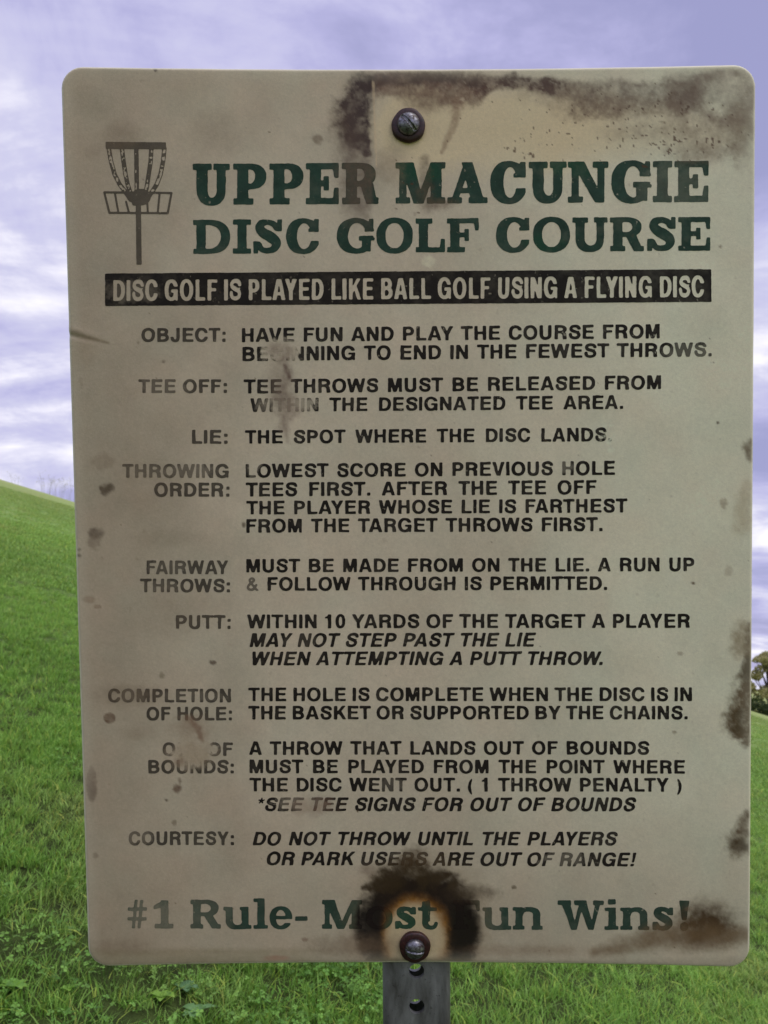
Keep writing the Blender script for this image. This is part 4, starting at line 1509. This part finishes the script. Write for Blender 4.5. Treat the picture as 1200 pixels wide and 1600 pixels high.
# ------------------------------------------------------------------ turf
def leaf_mat(name, lo, hi, dry, trans=.35, dryamt=.12, rough=.55):
    m, t, b = material(name, rough=rough)
    oi = nd(t, 'ShaderNodeObjectInfo')
    geo = nd(t, 'ShaderNodeNewGeometry')
    a_, b_ = grass_tone(t, geo.outputs['Position'])
    at = nd(t, 'ShaderNodeAttribute', attribute_name='tone')
    c = mixc(t, oi.outputs['Random'], lo, hi)
    c = mixc(t, maprange(t, a_, .40, .60, 0, .55), c, tuple(min(1, v * 1.25) for v in hi))
    c = mixc(t, maprange(t, b_, .52, .72, 0, .5), c, tuple(v * .9 for v in dry))
    ln = nd(t, 'ShaderNodeVectorMath', operation='LENGTH')
    t.links.new(geo.outputs['Position'], ln.inputs[0])
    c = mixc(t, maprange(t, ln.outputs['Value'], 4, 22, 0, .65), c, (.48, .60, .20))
    c = mixc(t, 1.0, c, at.outputs['Color'], 'MULTIPLY')
    t.links.new(c, b.inputs['Base Color'])
    b.inputs['Specular IOR Level'].default_value = .35
    tr = nd(t, 'ShaderNodeBsdfTranslucent')
    t.links.new(c, tr.inputs[0])
    mx = nd(t, 'ShaderNodeMixShader')
    mx.inputs[0].default_value = trans
    t.links.new(b.outputs[0], mx.inputs[1])
    t.links.new(tr.outputs[0], mx.inputs[2])
    t.links.new(mx.outputs[0], t.nodes['Material Output'].inputs[0])
    return m


m_blade = leaf_mat('grass_blades', (.19, .41, .050), (.36, .62, .125), (.52, .55, .20))
m_clover = leaf_mat('clover_leaves', (.12, .30, .040), (.26, .50, .09), (.38, .44, .11), .3)


def tuft_mesh(name, n, hmin, hmax, wid, spread, lean, seed, segs=3, droop=.5):
    r = random.Random(seed)
    V, Fc, sz, col = [], [], [], []
    for _ in range(n):
        a = r.uniform(0, 2 * math.pi)
        rad = spread * math.sqrt(r.random())
        bx, by = rad * math.cos(a), rad * math.sin(a)
        h = r.uniform(hmin, hmax)
        az = r.uniform(0, 2 * math.pi)
        ln = r.uniform(.2, 1) * lean
        w = wid * r.uniform(.6, 1.25)
        fa = az + math.pi / 2 + r.uniform(-.5, .5)
        i0 = len(V)
        tint = r.uniform(.62, 1.25)
        yel = r.random() < .10
        for k in range(segs + 1):
            s = k / segs
            bend = ln * h * (s ** 1.7)
            z = h * (s - droop * ln * s ** 2.2 * .5)
            x, y = bx + math.cos(az) * bend, by + math.sin(az) * bend
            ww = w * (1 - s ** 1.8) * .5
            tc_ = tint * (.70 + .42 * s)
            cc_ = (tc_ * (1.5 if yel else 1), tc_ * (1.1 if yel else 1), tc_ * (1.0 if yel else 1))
            if k == segs:
                V.append((x, y, z)); col.append(cc_)
            else:
                V.append((x + math.cos(fa) * ww, y + math.sin(fa) * ww, z)); col.append(cc_)
                V.append((x - math.cos(fa) * ww, y - math.sin(fa) * ww, z)); col.append(cc_)
        for k in range(segs - 1):
            q = i0 + 2 * k
            Fc += [q, q + 1, q + 3, q + 2]; sz.append(4)
        q = i0 + 2 * (segs - 1)
        Fc += [q, q + 1, q + 2]; sz.append(3)
    return np_mesh(name, np.array(V), Fc, sz, True, np.array(col))


def clover_mesh(name, n, seed, size=.0062):
    r = random.Random(seed)
    V, Fc, sz, col = [], [], [], []
    for _ in range(n):
        a = r.uniform(0, 2 * math.pi)
        rad = .05 * math.sqrt(r.random())
        cx_, cy_ = rad * math.cos(a), rad * math.sin(a)
        h = r.uniform(.018, .050)
        tilt = Vector((r.uniform(-.55, .55), r.uniform(-.55, .55), 1)).normalized()
        ux = tilt.cross(Vector((0.3, 1, 0))).normalized()
        uy = tilt.cross(ux)
        tint = r.uniform(.65, 1.25)
        rot = r.uniform(0, 6.28)
        sc = size * r.uniform(.65, 1.25)
        c0 = Vector((cx_, cy_, h))
        # stalk
        i0 = len(V)
        V += [(cx_ * .6 - .0008, cy_ * .6, 0), (cx_ * .6 + .0008, cy_ * .6, 0), tuple(c0)]
        col += [(.5, .5, .5)] * 3
        Fc += [i0, i0 + 1, i0 + 2]; sz.append(3)
        for k in range(3):
            th = rot + k * 2.094
            d = ux * math.cos(th) + uy * math.sin(th)
            s_ = ux * -math.sin(th) + uy * math.cos(th)
            i0 = len(V)
            pts_ = [c0, c0 + d * sc * .55 + s_ * sc * .52 + tilt * sc * .18, c0 + d * sc * 1.12 + s_ * sc * .33, c0 + d * sc * 1.02 - tilt * sc * .1,
                    c0 + d * sc * 1.12 - s_ * sc * .33, c0 + d * sc * .55 - s_ * sc * .52 + tilt * sc * .18]
            V += [tuple(q) for q in pts_]
            tt = tint * r.uniform(.85, 1.12)
            col += [(tt * .8,) * 3] + [(tt, tt, tt)] * 5
            Fc += [i0, i0 + 1, i0 + 2, i0 + 3]; sz.append(4)
            Fc += [i0, i0 + 3, i0 + 4, i0 + 5]; sz.append(4)
    return np_mesh(name, np.array(V), Fc, sz, True, np.array(col))


def source_collection(name, meshes, mat):
    col = bpy.data.collections.new(name)
    for i, me in enumerate(meshes):
        me.materials.append(mat)
        o = bpy.data.objects.new(name + '_tuft', me)
        col.objects.link(o)
    return col


def scatter(name, P, rot, scl, idx, col, label, cat=None):
    me = bpy.data.meshes.new(name)
    me.vertices.add(len(P))
    me.vertices.foreach_set('co', P.astype(np.float32).ravel())
    for nm, typ, dat, key in (('turn', 'FLOAT_VECTOR', rot, 'vector'), ('size', 'FLOAT', scl, 'value'), ('pick', 'INT', idx, 'value')):
        a = me.attributes.new(nm, typ, 'POINT')
        a.data.foreach_set(key, np.asarray(dat).astype(np.int32 if typ == 'INT' else np.float32).ravel())
    o = link_obj(name, me)
    ng = bpy.data.node_groups.new(name + '_nodes', 'GeometryNodeTree')
    ng.interface.new_socket('Geometry', in_out='INPUT', socket_type='NodeSocketGeometry')
    ng.interface.new_socket('Geometry', in_out='OUTPUT', socket_type='NodeSocketGeometry')
    gi, go = ng.nodes.new('NodeGroupInput'), ng.nodes.new('NodeGroupOutput')
    ci = ng.nodes.new('GeometryNodeCollectionInfo')
    ci.inputs['Collection'].default_value = col
    ci.inputs['Separate Children'].default_value = True
    ci.inputs['Reset Children'].default_value = True
    ip = ng.nodes.new('GeometryNodeInstanceOnPoints')
    ip.inputs['Pick Instance'].default_value = True

    def na(nm, typ):
        n = ng.nodes.new('GeometryNodeInputNamedAttribute')
        n.data_type = typ
        n.inputs['Name'].default_value = nm
        return [s for s in n.outputs if s.enabled][0]
    ng.links.new(gi.outputs[0], ip.inputs['Points'])
    ng.links.new(ci.outputs[0], ip.inputs['Instance'])
    ng.links.new(na('pick', 'INT'), ip.inputs['Instance Index'])
    er = ng.nodes.new('FunctionNodeEulerToRotation')
    ng.links.new(na('turn', 'FLOAT_VECTOR'), er.inputs[0])
    ng.links.new(er.outputs[0], ip.inputs['Rotation'])
    ng.links.new(na('size', 'FLOAT'), ip.inputs['Scale'])
    ng.links.new(ip.outputs[0], go.inputs[0])
    md = o.modifiers.new('scatter', 'NODES')
    md.node_group = ng
    tag(o, label, cat, kind='stuff')
    return o


def ring_points(r0, r1, dens, half=math.radians(41)):
    area = half * (r1 * r1 - r0 * r0)
    n = int(area * dens)
    r = np.sqrt(rng.uniform(r0 * r0, r1 * r1, n))
    a = rng.uniform(-half, half, n)
    x, y = r * np.sin(a), r * np.cos(a)
    return x, y


SL = math.atan(0.3085)
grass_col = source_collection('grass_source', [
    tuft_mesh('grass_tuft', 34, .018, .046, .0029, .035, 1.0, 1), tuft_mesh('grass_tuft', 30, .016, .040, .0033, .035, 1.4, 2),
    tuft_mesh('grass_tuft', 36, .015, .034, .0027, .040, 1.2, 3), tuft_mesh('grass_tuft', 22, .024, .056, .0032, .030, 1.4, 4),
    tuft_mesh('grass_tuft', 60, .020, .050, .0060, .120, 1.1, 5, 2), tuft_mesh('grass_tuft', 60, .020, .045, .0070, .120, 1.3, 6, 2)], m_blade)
gxs, gys, gsc, gid = [], [], [], []
for r0, r1, dens, lo, hi, ids in ((1.0, 3.4, 1250, .7, 1.15, (0, 1, 2, 3)), (3.4, 6.5, 620, .85, 1.3, (0, 1, 2, 3)), (6.5, 12, 150, .8, 1.15, (4, 5)), (12, 24, 60, .7, 1.0, (4, 5))):
    x, y = ring_points(r0, r1, dens)
    keep = np.ones(len(x), bool)
    if r0 < 3:     # thinner where clover and thatch show
        keep = (vnoise(x * 2.3, y * 2.3, 3) > .22) | (rng.random(len(x)) < .7)
    x, y = x[keep], y[keep]
    gxs.append(x); gys.append(y)
    gsc.append(rng.uniform(lo, hi, len(x)))
    gid.append(rng.choice(ids, len(x)))
gx_, gy_ = np.concatenate(gxs), np.concatenate(gys)
gz_ = ground_z(gx_, gy_) - .004
nG = len(gx_)
rot = np.c_[rng.normal(0, .16, nG), rng.normal(0, .16, nG) + .12, rng.uniform(0, 6.28, nG)]
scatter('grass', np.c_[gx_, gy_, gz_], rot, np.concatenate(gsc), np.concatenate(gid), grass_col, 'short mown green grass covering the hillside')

clover_col = source_collection('clover_source', [clover_mesh('clover_tuft', 12, 1), clover_mesh('clover_tuft', 11, 2, .0075), clover_mesh('clover_tuft', 18, 3, .0052)], m_clover)
x, y = ring_points(1.0, 3.0, 420)
dcl = vnoise(x * 1.1 + 3, y * 1.1, 9) + .35 * (1 - sstep(1.6, 3.6, np.hypot(x, y))) - .25 * sstep(.1, 1.2, x)
rr_ = np.hypot(x, y)
keep = (dcl > .58) & (rng.random(len(x)) < .6) & (rr_ < 1.85 + .45 * vnoise(x * 4, y * 4, 21)) & (x < .12)
keep |= (rng.random(len(x)) < .05) & (x < .6)
x, y = x[keep], y[keep]
nC = len(x)
scatter('clover', np.c_[x, y, ground_z(x, y)], np.c_[rng.normal(0, .15, nC), rng.normal(0, .15, nC), rng.uniform(0, 6.28, nC)],
        rng.uniform(.75, 1.25, nC), rng.integers(0, 3, nC), clover_col, 'patches of low clover growing among the grass')


# ---- single broad-leaved weeds near the post
def ground_at(x, y):
    """the point of the hillside seen along a reading of the photograph"""
    d = (M_CAM.to_3x3() @ Vector(((x - 600) / F_PX, (800 - y) / F_PX, -1))).normalized()
    s = 0.5
    for _ in range(200):
        q = CAM + d * s
        dz = q.z - float(ground_z(q.x, q.y))
        if dz < .001:
            break
        s += max(.002, dz * .6)
    return CAM + d * s


m_weed, t, b = material('weed_leaf', (.16, .32, .06), .5)
at = nd(t, 'ShaderNodeAttribute', attribute_name='tone')
t.links.new(at.outputs['Color'], b.inputs['Base Color'])
tr = nd(t, 'ShaderNodeBsdfTranslucent')
t.links.new(at.outputs['Color'], tr.inputs[0])
mx = nd(t, 'ShaderNodeMixShader')
mx.inputs[0].default_value = .35
t.links.new(b.outputs[0], mx.inputs[1])
t.links.new(tr.outputs[0], mx.inputs[2])
t.links.new(mx.outputs[0], t.nodes['Material Output'].inputs[0])


def make_weed(px_, py_, n, length, width, colr, label, seed, upright=.6):
    r = random.Random(seed)
    p_ = ground_at(px_, py_)
    e = bpy.data.objects.new('broadleaf_weed', None)
    C.objects.link(e)
    e.location = p_
    tag(e, label, 'weed', 'broad-leaved weeds in the turf')
    for i in range(n):
        az = i * 6.283 / n + r.uniform(-.4, .4)
        L, W = length * r.uniform(.75, 1.15), width * r.uniform(.8, 1.15)
        V, Fc, sz, col = [], [], [], []
        segs = 7
        up = upright * r.uniform(.7, 1.2)
        for k in range(segs + 1):
            s = k / segs
            rad = L * (s * math.cos(up) + .0)
            z = L * (math.sin(up) * s - .75 * math.sin(up) * s * s) + .012
            hw = W * .5 * math.sin(math.pi * min(1, s ** .8 * .97 + .02)) ** .8 * (1 + .12 * math.sin(9 * s * 3.1 + i)) + .0008
            for side in (-1, 0, 1):
                V.append((math.cos(az) * rad - math.sin(az) * hw * side, math.sin(az) * rad + math.cos(az) * hw * side, z + abs(side) * hw * .30))
                f = r.uniform(.88, 1.1) * (1.18 if side == 0 else 1)
                col.append(tuple(c_ * f for c_ in colr))
        for k in range(segs):
            for s2 in range(2):
                a = k * 3 + s2
                Fc += [a, a + 1, a + 4, a + 3]; sz.append(4)
        me = np_mesh('leaf', np.array(V), Fc, sz, True, np.array(col))
        link_obj('leaf', me, m_weed, e)
    return e


make_weed(252, 1572, 6, .036, .021, (.26, .46, .06), 'bright yellow-green leafy weed below the lower left corner of the sign', 1, .9)
make_weed(305, 1592, 5, .040, .024, (.17, .33, .11), 'pale green broad-leaved weed at the bottom edge left of the post', 2, .5)
make_weed(290, 1556, 5, .034, .019, (.15, .30, .12), 'dull green weed just right of the bright yellow-green one', 3, .5)
make_weed(20, 1555, 6, .042, .016, (.20, .40, .05), 'light green rosette in the far lower left corner of the turf', 4, .6)
make_weed(105, 1560, 5, .028, .016, (.26, .47, .07), 'small bright leaves left of the bright yellow-green weed', 5, .8)

# ------------------------------------------------------------------ far edge of the hill
m_bark, t, b = material('bark', (.09, .075, .06), .9)
tcn = nd(t, 'ShaderNodeTexCoord')
t.links.new(ramp(t, noise(t, tcn.outputs['Object'], 8, 6, .7), [(.3, (.045, .038, .03)), (.7, (.13, .11, .09))]), b.inputs['Base Color'])


def crown_mat(name, lo, hi):
    m, t, b = material(name, rough=.6)
    at = nd(t, 'ShaderNodeAttribute', attribute_name='tone')
    c = mixc(t, at.outputs['Fac'], lo, hi)
    t.links.new(c, b.inputs['Base Color'])
    tr = nd(t, 'ShaderNodeBsdfTranslucent')
    t.links.new(c, tr.inputs[0])
    mx = nd(t, 'ShaderNodeMixShader')
    mx.inputs[0].default_value = .4
    t.links.new(b.outputs[0], mx.inputs[1])
    t.links.new(tr.outputs[0], mx.inputs[2])
    t.links.new(mx.outputs[0], t.nodes['Material Output'].inputs[0])
    return m


def leaf_cloud(centres, n, size, seed):
    """many small leaf faces gathered in clumps"""
    r = np.random.default_rng(seed)
    cen = np.array([c[:3] for c in centres])
    rad = np.array([c[3] for c in centres])
    wt = rad ** 2
    k = r.choice(len(cen), n, p=wt / wt.sum())
    d = r.normal(size=(n, 3))
    d /= np.linalg.norm(d, axis=1)[:, None]
    P = cen[k] + d * (rad[k] * r.uniform(.35, 1.05, n) ** .6)[:, None] * np.array([1, 1, .75])
    a = r.normal(size=(n, 3)); a /= np.linalg.norm(a, axis=1)[:, None]
    b_ = np.cross(a, r.normal(size=(n, 3))); b_ /= np.linalg.norm(b_, axis=1)[:, None]
    s = size * r.uniform(.6, 1.3, n)[:, None]
    V = np.stack([P - a * s, P + b_ * s * .55, P + a * s, P - b_ * s * .55], 1).reshape(-1, 3)
    tint = np.clip(r.normal(.5, .25, n), 0, 1)
    col = np.repeat(np.stack([tint] * 3, -1), 4, 0)
    return np_mesh('crown', V, np.arange(4 * n), np.full(n, 4), False, col)


def tube(path, sides=7):
    V, Fc, sz = [], [], []
    for i, (c_, r_) in enumerate(path):
        for k in range(sides):
            a = 6.283 * k / sides
            V.append((c_[0] + r_ * math.cos(a), c_[1] + r_ * math.sin(a), c_[2]))
    for i in range(len(path) - 1):
        for k in range(sides):
            k1_ = (k + 1) % sides
            Fc += [i * sides + k, i * sides + k1_, (i + 1) * sides + k1_, (i + 1) * sides + k]; sz.append(4)
    return V, Fc, sz


def make_tree(x, y, h, spread, mat, label, seed, n=9000, low=.12, leaf=.085, clumps=60):
    r = random.Random(seed)
    z = float(ground_z(x, y))
    e = bpy.data.objects.new('leafy_tree', None)
    C.objects.link(e)
    e.location = (x, y, z)
    tag(e, label, 'tree', 'trees beyond the brow of the hill')
    V, Fc, sz = [], [], []

    def add(path):
        v, f, s_ = tube(path)
        o_ = len(V)
        V.extend(v); Fc.extend([q + o_ for q in f]); sz.extend(s_)
    bx, by = r.uniform(-.2, .2), r.uniform(-.2, .2)
    add([((0, 0, -.2), h * .030), ((bx * .3, by * .3, h * .25), h * .022), ((bx, by, h * .55), h * .014), ((bx * 1.4, by, h * .9), h * .004)])
    cl_ = []
    for i in range(clumps):
        a = r.uniform(0, 6.283)
        hz = r.uniform(low, 1.0)
        env = math.sin(math.pi * min(1, (hz - low) / (1 - low) * .8 + .18)) ** .7
        rr = spread * env * math.sqrt(r.random())
        c_ = (bx + rr * math.cos(a), by + rr * math.sin(a), h * hz - .1 * h)
        cl_.append((*c_, h * r.uniform(.035, .075)))
        if i % 2 == 0:
            z0 = h * max(.15, hz - .45)
            add([((bx * .6, by * .6, z0), h * .011), (((c_[0] + bx) / 2, (c_[1] + by) / 2, (z0 + c_[2]) / 2 + .03 * h), h * .007), (c_, h * .002)])
    link_obj('trunk', np_mesh('trunk', np.array(V), Fc, sz), m_bark, e)
    link_obj('crown', leaf_cloud(cl_, n, leaf, seed), mat, e)
    return e


m_c1 = crown_mat('yellowing_leaves', (.30, .31, .12), (.60, .54, .26))
m_c2 = crown_mat('green_leaves', (.10, .19, .04), (.26, .36, .10))
m_hedge = crown_mat('hedge_leaves', (.030, .055, .015), (.085, .12, .035))


def far_xy(px_, dist):
    return dist * (px_ - 600) / F_PX, dist


for (px_, dist, h, spd, mt, lab, sd_, low) in (
        (1188, 47, 5.6, 1.7, m_c1, 'thin yellowing tree showing past the right edge of the sign', 3, .14),
        (1236, 50, 6.4, 2.0, m_c2, 'darker green tree at the right margin behind the yellowing tree', 8, .16)):
    x, y = far_xy(px_, dist)
    make_tree(x, y, h, spd, mt, lab, sd_, low=low)


def make_hedge():
    x0, y0 = far_xy(1120, 41)
    x1, y1 = far_xy(1330, 44)
    cl_ = []
    r = random.Random(5)
    for i in range(70):
        s = i / 69
        x, y = x0 + (x1 - x0) * s, y0 + (y1 - y0) * s + r.uniform(-.5, .5)
        cl_.append((x, y, float(ground_z(x, y)) + r.uniform(.3, 1.15), r.uniform(.35, .6)))
    org = Vector((x0, y0, float(ground_z(x0, y0))))
    cl_ = [(c[0] - org.x, c[1] - org.y, c[2] - org.z, c[3]) for c in cl_]
    me = leaf_cloud(cl_, 9000, .09, 12)
    o = link_obj('hedge', me, m_hedge)
    o.location = org
    tag(o, 'low dark green hedge along the brow under the trees at the right', 'hedge')


make_hedge()

# tall dry weeds on the skyline at the left
m_dry, t, b = material('dry_stalk', (.34, .34, .36), .8)
for i, (px_, h, ns, lab) in enumerate(((7, .55, 3, 'thin dry stalk farthest left on the skyline'), (58, .95, 9, 'fine dry weed clump in the middle of the left skyline'),
                                       (80, 1.0, 9, 'feathery dry weed clump on the skyline nearer the sign'), (101, 1.05, 7, 'dry weed with a small green head beside the sign edge'))):
    r = random.Random(30 + i)
    x, y = far_xy(px_, 33)
    e = bpy.data.objects.new('dry_weed', None)
    C.objects.link(e)
    e.location = (x, y, float(ground_z(x, y)))
    tag(e, lab, 'weed', 'dry weeds standing on the skyline')
    V, Fc, sz = [], [], []
    heads = []
    for k in range(ns):
        a, sp = r.uniform(0, 6.28), r.uniform(0, .35)
        hh = h * r.uniform(.6, 1.05)
        bx, by = sp * math.cos(a), sp * math.sin(a)
        path = [((bx, by, -.05), .006), ((bx * 1.3, by * 1.3, hh * .6), .005), ((bx * 1.8, by * 1.8, hh), .003)]
        v, f, s_ = tube(path, 4)
        o_ = len(V)
        V.extend(v); Fc.extend([q + o_ for q in f]); sz.extend(s_)
        for q in range(3):
            hz = hh * r.uniform(.5, .95)
            bb = r.uniform(0, 6.28)
            L = r.uniform(.08, .2)
            v, f, s_ = tube([((bx * 1.4, by * 1.4, hz), .003), ((bx * 1.4 + L * math.cos(bb), by * 1.4 + L * math.sin(bb), hz + L * .9), .002)], 3)
            o_ = len(V)
            V.extend(v); Fc.extend([q2 + o_ for q2 in f]); sz.extend(s_)
            heads.append((bx * 1.4 + L * math.cos(bb), by * 1.4 + L * math.sin(bb), hz + L * .9, .05))
        heads.append((bx * 1.8, by * 1.8, hh, .05))
    link_obj('stem', np_mesh('stem', np.array(V), Fc, sz), m_dry, e)
    lc = leaf_cloud(heads, 22 * ns, .014, 40 + i)
    lc.name = 'seed_head'
    link_obj('seed_head', lc, m_c2 if i == 3 else m_c1, e)['kind'] = 'stuff'
